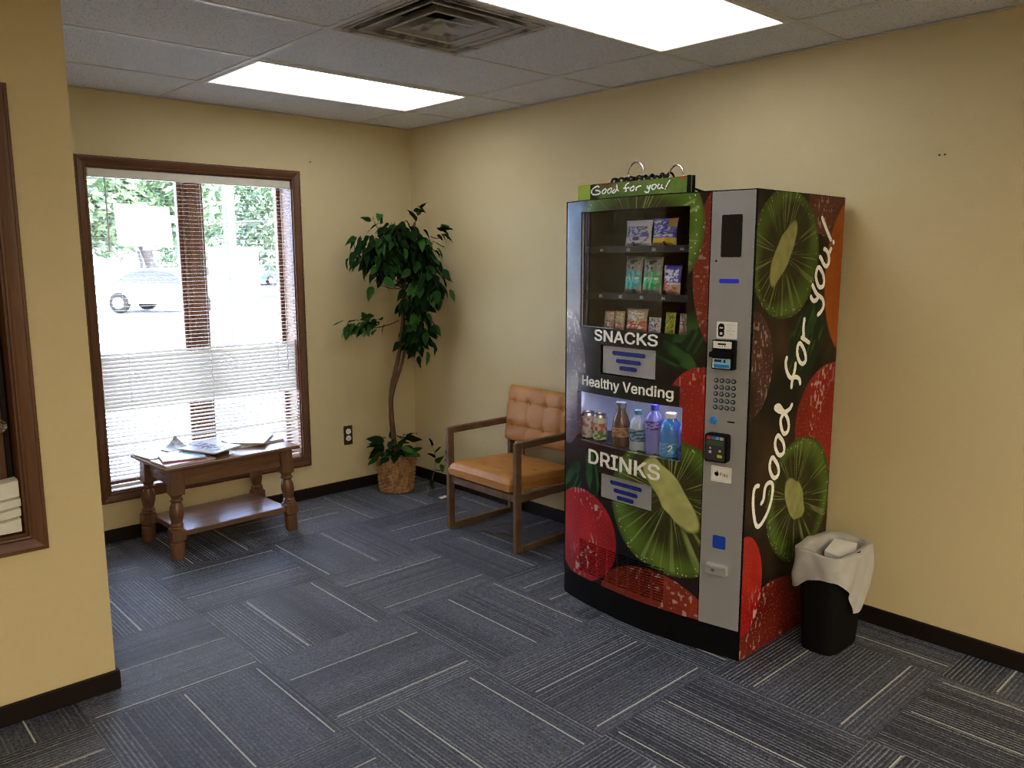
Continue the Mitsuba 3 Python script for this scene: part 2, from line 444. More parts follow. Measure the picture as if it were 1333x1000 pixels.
# carpet tiles
obj('floor', bx(XL, 0.0, YB, 0.0, -0.12, -0.006), 'mat_subfloor', False, kind='structure')
nt = 0
for ix in range(-5, 4):
    for iy in range(-2, 10):
        x0, x1 = TX0 + ix * TILE_W, TX0 + (ix + 1) * TILE_W
        y1, y0 = TY0 - iy * TILE_H, TY0 - (iy + 1) * TILE_H
        x0, x1, y0, y1 = max(x0, -4.6), min(x1, -0.001), max(y0, -6.6), min(y1, -0.001)
        if y1 > YE and x0 < XE:
            if x1 <= XE:
                y1 = min(y1, YE)
            elif y0 >= YE:
                x0 = XE
        if x1 - x0 < 0.02 or y1 - y0 < 0.02:
            continue
        key = f'floor__carpet_tile_{nt:03d}' if nt else 'floor__carpet_tile'
        nt += 1
        obj(key, bx(x0 + 0.0006, x1 - 0.0006, y0 + 0.0006, y1 - 0.0006, -0.006, 0.0), 'mat_carpet', False)

# ceiling: lay-in tiles on a grid of rails, two lights and a vent
CY = lambda k: -0.545 - (k - 1) * 0.6096          # cross lines; k = 0 is the back wall
GX = [0.0, -0.406, -1.625, -2.844, -4.063, -5.282, XL]
GY = [0.0] + [CY(k) for k in range(1, 14)] + [YB]
obj('ceiling', bx(XL, 0.2, YB, 0.22, H + 0.20, H + 0.25), 'mat_ceiling_tile', False, kind='structure')
RW = 0.012
VENT = (-1.625, -1.015, CY(4), CY(3))
LIT = ((1, 1), (1, 4), (1, 10), (3, 8), (1, 12), (3, 12), (4, 10), (4, 12))          # grid cells that hold a light panel
LIGHTS = [(GX[i + 1], GX[i], GY[j + 1], GY[j]) for i, j in LIT]
for i in range(len(GX) - 1):
    for j in range(len(GY) - 1):
        x1, x0, y1, y0 = GX[i], GX[i + 1], GY[j], GY[j + 1]
        if x1 - x0 < 0.03 or y1 - y0 < 0.03:
            continue
        if y1 > YE + 0.05 and x0 < XE - 0.4:
            continue
        if (i, j) in LIT:
            continue
        if i == 1 and j == 3:
            x0 = VENT[1]
        obj('ceiling__tile', bx(x0 + 0.004, x1 - 0.004, y0 + 0.004, y1 - 0.004, H + 0.004, H + 0.018, 0.002), 'mat_ceiling_tile', False)
for x in GX[1:-1]:
    obj('ceiling__rail', bx(x - RW, x + RW, YB, 0 if x > XE else YE, H, H + 0.004), 'mat_rail', False)
for j in range(1, len(GY) - 1):
    x0 = XE if GY[j] > YE else XL
    edges = [x for x in GX if x >= x0 - 0.01] + ([x0] if x0 == XE else [])
    for a, b in zip(edges[:-1], edges[1:]):
        obj('ceiling__rail', bx(b + RW, a - RW if a else 0, GY[j] - RW, GY[j] + RW, H, H + 0.004), 'mat_rail', False)
obj('ceiling__rail', bx(VENT[1] - RW, VENT[1] + RW, CY(4) + RW, CY(3) - RW, H, H + 0.004), 'mat_rail', False)
obj('trim_1', [bx(-0.022, 0, YB, 0, H - 0.002, H + 0.001)], 'mat_rail', False, kind='structure')
obj('trim_2', [bx(XE, -0.022, -0.022, 0, H - 0.002, H + 0.001)], 'mat_rail', False, kind='structure')

M('mat_lens_off', pr((0.8, 0.8, 0.8), 0.5))
for q, (x0, x1, y0, y1) in enumerate(LIGHTS):
    if q < 2:
        t = thing('ceiling_light', ('far glowing ceiling light panel nearest the window wall', 'near glowing ceiling light panel beside the square vent')[q], 'ceiling light')
    else:
        t = thing('ceiling_light', 'glowing ceiling light panel over the rear of the room, %s from the camera side' % ('first', 'second', 'third', 'fourth', 'fifth', 'sixth')[q - 2], 'ceiling light', 'rear ceiling lights')
    a = 0.030
    fr = [bx(x0 + RW, x1 - RW, y0 + RW, y0 + a, H - 0.004, H + 0.02, 0.002), bx(x0 + RW, x1 - RW, y1 - a, y1 - RW, H - 0.004, H + 0.02, 0.002),
          bx(x0 + RW, x0 + a, y0 + a, y1 - a, H - 0.004, H + 0.02, 0.002), bx(x1 - a, x1 - RW, y0 + a, y1 - a, H - 0.004, H + 0.02, 0.002)]
    obj(t + '__frame', fr, 'mat_white_metal', False)
    obj(t + '__housing', bx(x0 + RW, x1 - RW, y0 + RW, y1 - RW, H + 0.03, H + 0.10), 'mat_white_metal', False)
    v = np.array([[x0 + a, y0 + a, H + 0.004], [x1 - a, y0 + a, H + 0.004], [x1 - a, y1 - a, H + 0.004], [x0 + a, y1 - a, H + 0.004]])
    obj(t + '__diffuser', trimesh.Trimesh(v, [[0, 2, 1], [0, 3, 2]], process=False), 'mat_lens_off', False, emitter={'type': 'area', 'radiance': rgb(*[LAMP * c for c in (LAMP_TINT if q < 2 else REAR_TINT)])})

# vent: nested louvre cones that flare downwards under a dark duct
def vent_fn(p, n, uv):
    g = fbm(p.x * 14, p.y * 14, 0.0, 3)
    return mix((0.42, 0.40, 0.38), (0.13, 0.12, 0.11), smoothstep(0.52, 0.80, g))


M('mat_vent', pr(mikit.proc(vent_fn), 0.6, 0.3))
M('mat_duct', pr((0.30, 0.30, 0.30), 0.6, 0.3))
t = thing('air_vent', 'square grey ceiling air vent with nested dusty louvres beside the near light', 'air vent')
vx, vy, vh = (VENT[0] + VENT[1]) / 2, (VENT[2] + VENT[3]) / 2, 0.305


def ring(o, zo, i, zi, th=0.004):
    """A square frustum ring from outer half size o at height zo to inner half size i at zi."""
    v = []
    for z_add in (0, th):
        for s, z in ((o, zo), (i, zi)):
            v += [[vx + a * s, vy + b * s, z + z_add] for a, b in ((-1, -1), (1, -1), (1, 1), (-1, 1))]
    f = []
    for k in range(4):
        l = (k + 1) % 4
        f += [[k, 4 + k, 4 + l], [k, 4 + l, l], [8 + k, 8 + l, 12 + l], [8 + k, 12 + l, 12 + k], [k, l, 8 + l], [k, 8 + l, 8 + k], [4 + k, 12 + k, 12 + l], [4 + k, 12 + l, 4 + l]]
    return trimesh.Trimesh(v, f, process=False)


obj(t + '__frame', ring(vh - RW, H - 0.003, vh - 0.035, H - 0.001, 0.006), 'mat_vent', False)
for o, i in ((0.268, 0.170), (0.222, 0.135), (0.150, 0.080)):
    obj(t + '__louvre', ring(o, H - 0.004, i, H + 0.050, 0.003), 'mat_vent', False)
    obj(t + '__lip', ring(o + 0.004, H - 0.006, o - 0.008, H - 0.004, 0.003), 'mat_vent', False)
obj(t + '__centre_plate', ring(0.085, H - 0.004, 0.002, H + 0.022, 0.003), 'mat_vent', False)
obj(t + '__duct', [bx(vx - vh + RW, vx + vh - RW, vy - vh + RW, vy + vh - RW, H + 0.185, H + 0.195)] +
    [bx(vx + s * (vh - RW) - 0.004, vx + s * (vh - RW) + 0.004, vy - vh + RW, vy + vh - RW, H + 0.02, H + 0.185) for s in (-1, 1)] +
    [bx(vx - vh + RW, vx + vh - RW, vy + s * (vh - RW) - 0.004, vy + s * (vh - RW) + 0.004, H + 0.02, H + 0.185) for s in (-1, 1)], 'mat_duct', False)


# ------------------------------------------------------------------ windows
CASING = [(0.0, 0.0), (0.0, 0.012), (0.006, 0.014), (0.012, 0.011), (0.030, 0.019), (0.040, 0.021), (0.044, 0.017), (0.050, 0.017), (0.053, 0.014), (0.053, 0.0)]


def casing(parent, x0, x1, z0, z1, y):
    """Four mitred mouldings round an opening; the profile is (outwards, towards the room)."""
    c = [(x0, z0, -1, -1), (x1, z0, 1, -1), (x1, z1, 1, 1), (x0, z1, -1, 1)]
    for k in range(4):
        a, b = c[k], c[(k + 1) % 4]
        A = np.array([[a[0] + a[2] * d, y - h, a[1] + a[3] * d] for d, h in CASING])
        B = np.array([[b[0] + b[2] * d, y - h, b[1] + b[3] * d] for d, h in CASING])
        m = grid_mesh(np.stack([A, B]))
        obj(parent + '__casing', m, 'mat_oak_h' if k % 2 == 0 else 'mat_oak_v', 25)


GYW = 0.165       # the panes' depth
scene_key = tag('window_1', 'tall window behind the slatted blind, dark stained wood frame', None, None, 'structure')
casing('window_1', WX0, WX1, WZ0, WZ1, 0.0)
obj('window_1__jamb', [bx(WX0, WX0 + 0.006, 0.0, 0.215, WZ0, WZ1), bx(WX1 - 0.006, WX1, 0.0, 0.215, WZ0, WZ1)], 'mat_oak_v', False)
obj('window_1__sill', [bx(WX0 + 0.006, WX1 - 0.006, 0.0, 0.215, WZ0, WZ0 + 0.006), bx(WX0 + 0.006, WX1 - 0.006, 0.0, 0.215, WZ1 - 0.006, WZ1)], 'mat_oak_v', False)
MUX = -1.435
obj('window_1__mullion', [bx(MUX - 0.052, MUX + 0.052, 0.12, 0.21, WZ0 + 0.006, WZ1 - 0.006, 0.004), bx(MUX - 0.03, MUX + 0.03, 0.108, 0.12, WZ0 + 0.006, WZ1 - 0.006, 0.003)], 'mat_oak_v', False)
for a, b in ((WX0 + 0.006, MUX - 0.052), (MUX + 0.052, WX1 - 0.006)):
    obj('window_1__sash', [bx(a, a + 0.022, 0.145, 0.19, WZ0 + 0.006, WZ1 - 0.006, 0.003), bx(b - 0.022, b, 0.145, 0.19, WZ0 + 0.006, WZ1 - 0.006, 0.003),
                           bx(a + 0.022, b - 0.022, 0.145, 0.19, WZ0 + 0.006, WZ0 + 0.03, 0.003), bx(a + 0.022, b - 0.022, 0.145, 0.19, WZ1 - 0.03, WZ1 - 0.006, 0.003)], 'mat_oak_v', False)
    v = np.array([[a + 0.018, GYW, WZ0 + 0.026], [b - 0.018, GYW, WZ0 + 0.026], [b - 0.018, GYW, WZ1 - 0.026], [a + 0.018, GYW, WZ1 - 0.026]])
    obj('window_1__pane', trimesh.Trimesh(v, [[0, 1, 2], [0, 2, 3]], process=False), 'mat_pane', False)

# blind
t = thing('window_blind', 'white slatted blind hanging in the window, some slats turned shut midway', 'blind')
BY = 0.032
obj(t + '__headrail', bx(WX0 + 0.009, WX1 - 0.003, BY - 0.026, BY + 0.018, 1.941, 1.985, 0.003), 'mat_headrail', False)
PITCH_S = 0.0213
zs = np.arange(1.930, 0.318, -PITCH_S)
w = np.linspace(-0.0125, 0.0125, 5)
arch = 0.0016 * (1 - (w / 0.0125) ** 2)
slat_cache = {}
for k, z in enumerate(zs):
    zc = z - 0.0
    shut = np.clip((1.035 - zc) / 0.045, 0, 1) * np.clip((zc - 0.695) / 0.03, 0, 1)
    ang = 3 + (58 - 3) * shut + 13 * np.clip((0.72 - zc) / 0.05, 0, 1)
    ang += rng.normal(0, 1.2)
    if 0.40 < zc < 0.56 and k % 3 == 0:
        ang += 14
    ca, sa = math.cos(math.radians(ang)), math.sin(math.radians(ang))
    xs = np.linspace(WX0 + 0.010, WX1 - 0.006, 7)
    sag = 0.0012 * np.sin(np.linspace(0, np.pi * 2, 7) + k) * shut
    P = np.zeros((7, 5, 3))
    P[..., 0] = xs[:, None]
    P[..., 1] = BY + (w * ca - arch * sa)[None]
    P[..., 2] = z + (w * sa + arch * ca)[None] + sag[:, None]
    obj(t + '__slat', grid_mesh(P), 'mat_slat', True)
obj(t + '__bottom_rail', bx(WX0 + 0.010, WX1 - 0.006, BY - 0.013, BY + 0.013, 0.288, 0.306, 0.003), 'mat_white', False)
for x in (-1.868, MUX + 0.02, -1.00):
    for y in (BY - 0.0135, BY + 0.0135):
        obj(t + '__cord', tube([(x, y, 1.945), (x, y, 1.1), (x, y, 0.30)], 0.0009, 5), 'mat_cord', True)
obj(t + '__wand', tube([(-1.925, BY - 0.024, 1.94), (-1.925, BY - 0.024, 1.60), (-1.928, BY - 0.026, 1.56)], 0.0042, 6), 'mat_wand', True)
obj(t + '__pull_cord', tube([(-0.945, BY - 0.022, 1.94), (-0.943, BY - 0.024, 1.2), (-0.944, BY - 0.022, 0.85)], 0.0022, 6), 'mat_cord', True)

# the notice taped to the left pane, behind the blind
ns = []
P = np.zeros((6, 6, 3))
uu, vv = np.meshgrid(np.linspace(0, 1, 6), np.linspace(0, 1, 6), indexing='ij')
P[..., 0], P[..., 2] = -1.845 + 0.295 * uu + 0.012 * (1 - vv), 1.597 + 0.225 * vv - 0.012 * uu
P[..., 1] = GYW - 0.004 - 0.003 * np.sin(uu * 3) * np.sin(vv * 3)
t = thing('paper_notice', 'white paper notice taped to the left window pane behind the blind', 'notice')
obj(t + '__sheet', grid_mesh(P), 'mat_paper', True)
for (x, z, wd, hh) in ((-1.70, 1.818, 0.06, 0.03), (-1.67, 1.585, 0.075, 0.028), (-1.535, 1.745, 0.035, 0.04)):
    obj(t + '__tape', bx(x - wd / 2, x + wd / 2, GYW - 0.0075, GYW - 0.0065, z - hh / 2, z + hh / 2), 'mat_paper', False)

# the office's service window
tag('window_2', 'dark stained framed service window in the near left wall', None, None, 'structure')
casing('window_2', SW0, SW1, SZ0, SZ1, YE)
obj('window_2__jamb', [bx(SW1 - 0.008, SW1, YE, YE + 0.12, SZ0, SZ1), bx(SW0, SW0 + 0.008, YE, YE + 0.12, SZ0, SZ1)], 'mat_oak_v', False)
obj('window_2__sill', [bx(SW0 + 0.008, SW1 - 0.008, YE, YE + 0.12, SZ0, SZ0 + 0.008), bx(SW0 + 0.008, SW1 - 0.008, YE, YE + 0.12, SZ1 - 0.008, SZ1)], 'mat_oak_h', False)
obj('window_2__shutter', bx(SW0 + 0.008, SW1 - 0.012, YE + 0.082, YE + 0.10, SZ0 + 0.01, SZ1 - 0.01, 0.003), 'mat_door_wood', False)
obj('window_2__shutter__stile', bx(SW1 - 0.030, SW1 - 0.012, YE + 0.074, YE + 0.082, SZ0 + 0.01, SZ1 - 0.01, 0.003), 'mat_baseboard', False)
obj('window_2__knob', [move(lathe([(0, 0), (0.008, 0), (0.008, 0.03), (0.017, 0.036), (0.021, 0.047), (0.019, 0.058), (0.011, 0.064), (0, 0.065)], 10), tr(SW1 - 0.045, YE + 0.078, 0.99) @ rot(90, [1, 0, 0]))], 'mat_crystal', False, label='round clear glass knob')
for k in range(4):
    x1 = SW1 - 0.016 - 0.004 * (k == 3) + 0.002 * k
    xs_, ys_ = np.linspace(x1 - 0.34, x1, 14), np.linspace(YE + 0.006, YE + 0.070, 5)
    zb = SZ0 + 0.012 + (0.0, 0.052, 0.085, 0.118)[k]
    zt = zb + (0.050, 0.032, 0.032, 0.060)[k]
    X, Y = np.meshgrid(xs_, ys_, indexing='ij')
    sag = 0.012 * np.sin((x1 - X) * 9)
    top = np.stack([X, Y, zt - sag - 0.004 * ((Y - ys_[2]) / 0.032) ** 2], -1)
    bot = np.stack([X, Y, zb - sag * (k > 0) + 0.004 * ((Y - ys_[2]) / 0.032) ** 2], -1)
    a, b = grid_mesh(top), grid_mesh(bot[::-1])
    strips = [grid_mesh(np.stack([bot[:, 0], top[:, 0]])), grid_mesh(np.stack([top[:, -1], bot[:, -1]])), grid_mesh(np.stack([top[0], bot[0]])), grid_mesh(np.stack([bot[-1], top[-1]]))]
    obj('folded_towel', [a, b] + strips, 'mat_towel', 40, ('bottom', 'second from bottom', 'third from bottom', 'top')[k] + ' white folded towel of the stack in the service window', 'towel', 'folded towels in the service window')

# ------------------------------------------------------------------ outside: forecourt, trees, cars
GZ = -0.15


def ground_fn(p, n, uv):
    g = fbm(p.x * 0.8, p.y * 0.8, 0.0, 3)
    f = noise(p.x * 30, p.y * 30)
    c = mix((0.52, 0.51, 0.48), (0.62, 0.61, 0.58), g) * (0.94 + 0.1 * f)
    return mix(c, mi.Color3f(0.16, 0.165, 0.18) * (0.9 + 0.2 * f), smoothstep(24.6, 24.9, p.y))


M('mat_ground', two({'type': 'diffuse', 'reflectance': mikit.proc(ground_fn)}))
obj('ground', bx(-90, 140, 0.22, 190, GZ - 0.1, GZ), 'mat_ground', False, kind='structure')
M('mat_stucco', pr((0.25, 0.225, 0.235), 0.8, 0.2))
M('mat_post', pr((0.05, 0.065, 0.10), 0.5, 0.4))
M('mat_asphalt', pr((0.1, 0.1, 0.11), 0.9, 0.1))
M('mat_car_white', pr((0.72, 0.73, 0.75), 0.25, 0.5, coat=0.5))
M('mat_car_silver', pr((0.36, 0.38, 0.42), 0.25, 0.5, coat=0.5))
M('mat_car_blue', pr((0.10, 0.16, 0.30), 0.25, 0.5, coat=0.5))
M('mat_car_glass', pr((0.03, 0.04, 0.05), 0.08, 0.5))
M('mat_tyre', pr((0.02, 0.02, 0.02), 0.8, 0.2))
pk = thing('brick_pier', 'pale pinkish masonry pier on a wider base outside the right window pane', 'pier')
PX, PY = 4.75, 13.6
obj(pk + '__shaft', bx(PX - 0.42, PX + 0.42, PY - 0.42, PY + 0.42, 0.35, 1.72, 0.01), 'mat_stucco', False)
obj(pk + '__base', bx(PX - 0.50, PX + 0.50, PY - 0.50, PY + 0.50, GZ, 0.35, 0.01), 'mat_stucco', False)
obj(pk + '__cap', bx(PX - 0.50, PX + 0.50, PY - 0.50, PY + 0.50, 1.72, 1.82, 0.01), 'mat_stucco', False)
po = thing('steel_post', 'slim blue grey steel post standing close outside the right window pane', 'post')
obj(po + '__shaft', bx(0.01, 0.095, 2.98, 3.07, GZ, 3.1, 0.004), 'mat_post', False)
obj(po + '__foot', bx(-0.03, 0.135, 2.94, 3.11, GZ, GZ + 0.02, 0.003), 'mat_post', False)


def car(cx, cy, yaw, paint, label, van=False):
    t = thing('car' if not van else 'van', label, 'car' if not van else 'van')
    L, W = (4.5, 1.75) if not van else (5.4, 1.95)
    if van:
        prof = [(-2.7, 0.35), (-2.65, 0.95), (-2.2, 1.10), (-1.75, 1.95), (-1.5, 2.15), (2.6, 2.2), (2.7, 2.0), (2.7, 0.35)]
        win = [(-2.0, 1.18), (-1.68, 1.85), (-0.9, 1.88), (-0.9, 1.18)]
    else:
        prof = [(-2.25, 0.30), (-2.22, 0.62), (-2.0, 0.76), (-1.15, 0.90), (-0.45, 1.36), (0.2, 1.44), (1.0, 1.38), (1.65, 0.98), (2.15, 0.90), (2.25, 0.70), (2.22, 0.30)]
        win = [(-1.0, 0.93), (-0.42, 1.30), (0.2, 1.37), (0.95, 1.31), (1.45, 0.97)]
    Mx = tr(cx, cy, GZ) @ rot(yaw, [0, 0, 1]) @ np.array([[1, 0, 0, 0], [0, 0, -1, 0], [0, 1, 0, 0], [0, 0, 0, 1.0]])
    b = flat_piece(Polygon(prof).buffer(-0.06).buffer(0.06), W)
    b.apply_translation([0, 0, -W / 2])
    obj(t + '__body', move(b, Mx), paint, 30)
    for s in (-1, 1):
        g = flat_piece(Polygon(win), 0.02)
        g.apply_translation([0, 0, s * W / 2 - 0.01 + s * 0.006])
        obj(t + '__side_window', move(g, Mx), 'mat_car_glass', False)
    (x0, z0), (x1, z1) = (prof[3], prof[4]) if not van else (prof[2], prof[3])
    nrm = np.array([-(z1 - z0), x1 - x0]) / math.hypot(z1 - z0, x1 - x0) * 0.015
    q = np.array([[x0 + (x1 - x0) * k + nrm[0], z0 + (z1 - z0) * k + nrm[1], s * W * 0.42] for k in (0.12, 0.92) for s in (-1, 1)])
    obj(t + '__windscreen', move(trimesh.Trimesh(q, [[0, 1, 3], [0, 3, 2]], process=False), Mx), 'mat_car_glass', False)
    for x in (-L * 0.31, L * 0.30):
        for s in (-1, 1):
            w_ = lathe([(0, -0.10), (0.30, -0.10), (0.33, -0.06), (0.33, 0.06), (0.30, 0.10), (0.19, 0.10), (0.17, 0.085), (0, 0.085)], 20)
            if s < 0:
                w_.apply_transform(rot(180, [1, 0, 0]))
            w_.apply_translation([x, 0.33, s * (W / 2 - 0.06)])
            obj(t + '__wheel', move(w_, Mx), 'mat_tyre', 30)
            hb = trimesh.creation.cylinder(0.19, 0.012, sections=14)
            hb.apply_translation([x, 0.33, s * (W / 2 + 0.042)])
            obj(t + '__hubcap', move(hb, Mx), 'mat_car_silver', False)


car(6.6, 22.6, 132, 'mat_car_silver', 'silver car parked outside, half hidden by the window mullion')
car(3.2, 27.5, 160, 'mat_car_white', 'white van parked far outside the left window pane', True)
car(23.6, 49.5, 20, 'mat_car_blue', 'blue car parked far off behind the right window pane')
car(13.4, 36.0, 170, 'mat_car_silver', 'grey car parked far off just right of the window mullion')
M('mat_foliage', pr((0.075, 0.13, 0.055), 0.35, 0.6))
M('mat_trunk', pr((0.13, 0.11, 0.10), 0.9, 0.1))


def tree(x, y, hgt, crown_z, rx, rz, n, seed, label, tr_r=0.32):
    r = np.random.default_rng(seed)
    t = thing('tree', label, 'tree', None)
    p = spline([(x, y, GZ), (x + 0.15, y, crown_z * 0.55), (x - 0.1, y, crown_z + 0.5), (x, y, crown_z + rz)], 14)
    obj(t + '__trunk', tube(p, np.linspace(tr_r, 0.10, 14), 9), 'mat_trunk', True)
    cl = []
    lobes = [np.array([x, y, crown_z + rz * 0.6]) + r.normal(size=3) * np.array([rx * 0.55, rx * 0.55, rz * 0.4]) for _ in range(11)]
    for c in lobes:
        k = n // 11
        d = r.normal(size=(k, 3))
        d /= np.linalg.norm(d, axis=1, keepdims=True)
        cl.append(c + d * (r.random((k, 1)) ** 0.4) * np.array([rx * 0.42, rx * 0.42, rz * 0.34]))
        obj(t + '__limb', tube(spline([p[6], (p[6] + c) / 2 + np.array([0, 0, 0.3]), c], 8), np.linspace(0.11, 0.03, 8), 6), 'mat_trunk', True)
    c = np.vstack(cl)
    k = len(c)
    a, b = r.normal(size=(k, 3)), r.normal(size=(k, 3))
    a /= np.linalg.norm(a, axis=1, keepdims=True)
    b -= (b * a).sum(1, keepdims=True) * a
    b /= np.linalg.norm(b, axis=1, keepdims=True)
    s = (0.16 + 0.14 * r.random((k, 1)))
    v = np.stack([c - a * s, c - b * s * 0.5, c + a * s, c + b * s * 0.5], 1).reshape(-1, 3)
    i = np.arange(k)[:, None] * 4
    obj(t + '__foliage', trimesh.Trimesh(v, np.vstack([i + [0, 1, 2], i + [0, 2, 3]]), process=False), 'mat_foliage', False, kind='stuff')


tree(9.5, 33.0, 9, 1.3, 5.6, 4.4, 7000, 1, 'spreading tree with a visible trunk outside the left window pane', 0.30)
tree(1.0, 44.0, 9, 1.3, 6.0, 4.6, 6000, 2, 'leafy tree far off at the left edge of the window')
tree(22.5, 46.0, 9, 1.3, 6.0, 4.8, 6500, 3, 'leafy tree far off behind the window mullion')
tree(22.5, 30.5, 9, 1.3, 4.6, 3.8, 5000, 4, 'leafy tree far off behind the steel post')
tree(46.0, 56.0, 10, 2.0, 7.0, 5.4, 6000, 5, 'leafy tree at the right edge of the window')
tree(22.0, 72.0, 11, 2.0, 11.0, 7.5, 8000, 6, 'broad tree farthest off behind the parked cars')

# wall outlet and small marks on the walls
t = thing('wall_outlet', 'brown double power outlet low on the wall between window and plant', 'outlet')
M('mat_outlet', pr((0.045, 0.025, 0.012), 0.35, 0.5))
obj(t + '__plate', bx(-0.577, -0.511, -0.006, 0.0, 0.308, 0.436, 0.003), 'mat_outlet', False)
for z in (0.352, 0.397):
    s = obj(t + '__socket', move(trimesh.creation.cylinder(0.0185, 0.004, sections=18), tr(-0.544, -0.0075, z) @ rot(90, [1, 0, 0])), 'mat_white', False, label='ivory round socket')
    for dx in (-0.006, 0.006):
        obj(s + '__slot', bx(-0.544 + dx - 0.0014, -0.544 + dx + 0.0014, -0.0100, -0.0094, z - 0.001, z + 0.008), 'mat_black', False)
    obj(s + '__slot', bx(-0.547, -0.541, -0.0100, -0.0094, z - 0.009, z - 0.004), 'mat_black', False)
for z in (0.327, 0.4175):
    obj(t + '__screw', move(trimesh.creation.cylinder(0.0035, 0.002, sections=10), tr(-0.544, -0.0065, z) @ rot(90, [1, 0, 0])), 'mat_chrome', False)
for y, w_ in ((-3.370, 'left'), (-3.389, 'right')):
    obj('wall_plug', move(trimesh.creation.cylinder(0.0035, 0.003, sections=10), tr(-0.0014, y, 1.895) @ rot(90, [0, 1, 0])), 'mat_outlet', False, w_ + ' one of two tiny dark plugs high in the right wall', 'wall plug', 'plugs in the right wall')
obj('picture_nail', move(trimesh.creation.cylinder(0.003, 0.012, sections=8), tr(-0.746, -0.005, 2.106) @ rot(80, [1, 0, 0])), 'mat_outlet', False, 'small nail in the wall above the right end of the window', 'nail')

# ------------------------------------------------------------------ side table and magazines
TBX, TBY, TBZ = -1.542, -0.290, 0.487
TROT = rot(2.2, [0, 0, 1], [TBX, TBY, 0])
TI = np.linalg.inv(TROT)
table = thing('side_table', 'brown wooden side table with turned legs and a low shelf under the window', 'table')
obj(table + '__tabletop', move(bx(TBX - 0.378, TBX + 0.378, TBY - 0.232, TBY + 0.225, TBZ - 0.020, TBZ, 0.005), TROT), 'mat_table_h', False)
aw, ad = 0.305, 0.175
obj(table + '__apron', [move(m, TROT) for m in (
    bx(TBX - aw, TBX + aw, TBY - ad - 0.012, TBY - ad + 0.006, TBZ - 0.115, TBZ - 0.02, 0.002), bx(TBX - aw, TBX + aw, TBY - ad - 0.016, TBY - ad - 0.012, TBZ - 0.075, TBZ - 0.066, 0.001),
    bx(TBX - aw, TBX + aw, TBY + ad - 0.006, TBY + ad + 0.012, TBZ - 0.115, TBZ - 0.02, 0.002),
    bx(TBX - aw - 0.012, TBX - aw + 0.006, TBY - ad, TBY + ad, TBZ - 0.115, TBZ - 0.02, 0.002), bx(TBX - aw - 0.015, TBX - aw - 0.012, TBY - ad, TBY + ad, TBZ - 0.075, TBZ - 0.066, 0.001),
    bx(TBX + aw - 0.006, TBX + aw + 0.012, TBY - ad, TBY + ad, TBZ - 0.115, TBZ - 0.02, 0.002))], 'mat_table_h', False)
obj(table + '__shelf', move(bx(TBX - 0.300, TBX + 0.300, TBY - 0.205, TBY + 0.195, 0.112, 0.142, 0.004), TROT), 'mat_table_h', False)
leg_prof = [(0, 0), (0.030, 0), (0.033, 0.004), (0.036, 0.05), (0.036, 0.082), (0.031, 0.088), (0.036, 0.094), (0.036, 0.098), (0, 0.098)]
leg_prof2 = [(0, 0.155), (0.034, 0.157), (0.036, 0.163), (0.030, 0.170), (0.034, 0.177), (0.030, 0.183), (0.026, 0.19), (0.030, 0.205), (0.0355, 0.232), (0.036, 0.25), (0.032, 0.272), (0.026, 0.288), (0.024, 0.296), (0.030, 0.301), (0.033, 0.307), (0.030, 0.313), (0.025, 0.318), (0.029, 0.328), (0.034, 0.335), (0, 0.337)]
for sx in (-1, 1):
    for sy in (-1, 1):
        m = cat_([lathe(leg_prof, 20), bx(-0.035, 0.035, -0.035, 0.035, 0.097, 0.157, 0.005), lathe(leg_prof2, 20), bx(-0.034, 0.034, -0.034, 0.034, 0.334, TBZ - 0.02, 0.004)])
        sh = np.eye(4)
        sh[0, 2], sh[1, 2] = -sx * 0.05, -sy * 0.03
        obj(table + '__leg', move(move(m, sh), TROT @ tr(TBX + sx * 0.326, TBY + sy * 0.192, 0)), 'mat_table_v', 35)


def print_cover(n, m, seed, paper, inks, amount):
    """Vertex colours of a printed cover: a paper tone with blocks, pictures and text lines in ink tones."""
    r = np.random.default_rng(seed)
    c = np.tile(np.array(paper, float), (n, m, 1))
    U, V = np.meshgrid(np.linspace(0, 1, n), np.linspace(0, 1, m), indexing='ij')
    for _ in range(amount):
        u0, v0 = r.random(2) * 0.8
        w_, h_ = 0.1 + 0.4 * r.random(), 0.05 + 0.3 * r.random()
        tex = meshkit.noise(np.stack([U * 26, V * 26, U * 0 + seed], -1), seed)
        mask = (U > u0) & (U < u0 + w_) & (V > v0) & (V < v0 + h_) & (tex > 0.38)
        c[mask] = np.array(inks[r.integers(len(inks))]) * (0.7 + 0.6 * r.random())
    for k in range(4, m - 4, 3):
        if r.random() < 0.3:
            a, b = sorted(r.integers(2, n - 2, 2))
            c[a:b, k] = c[a:b, k] * 0.35
    return c


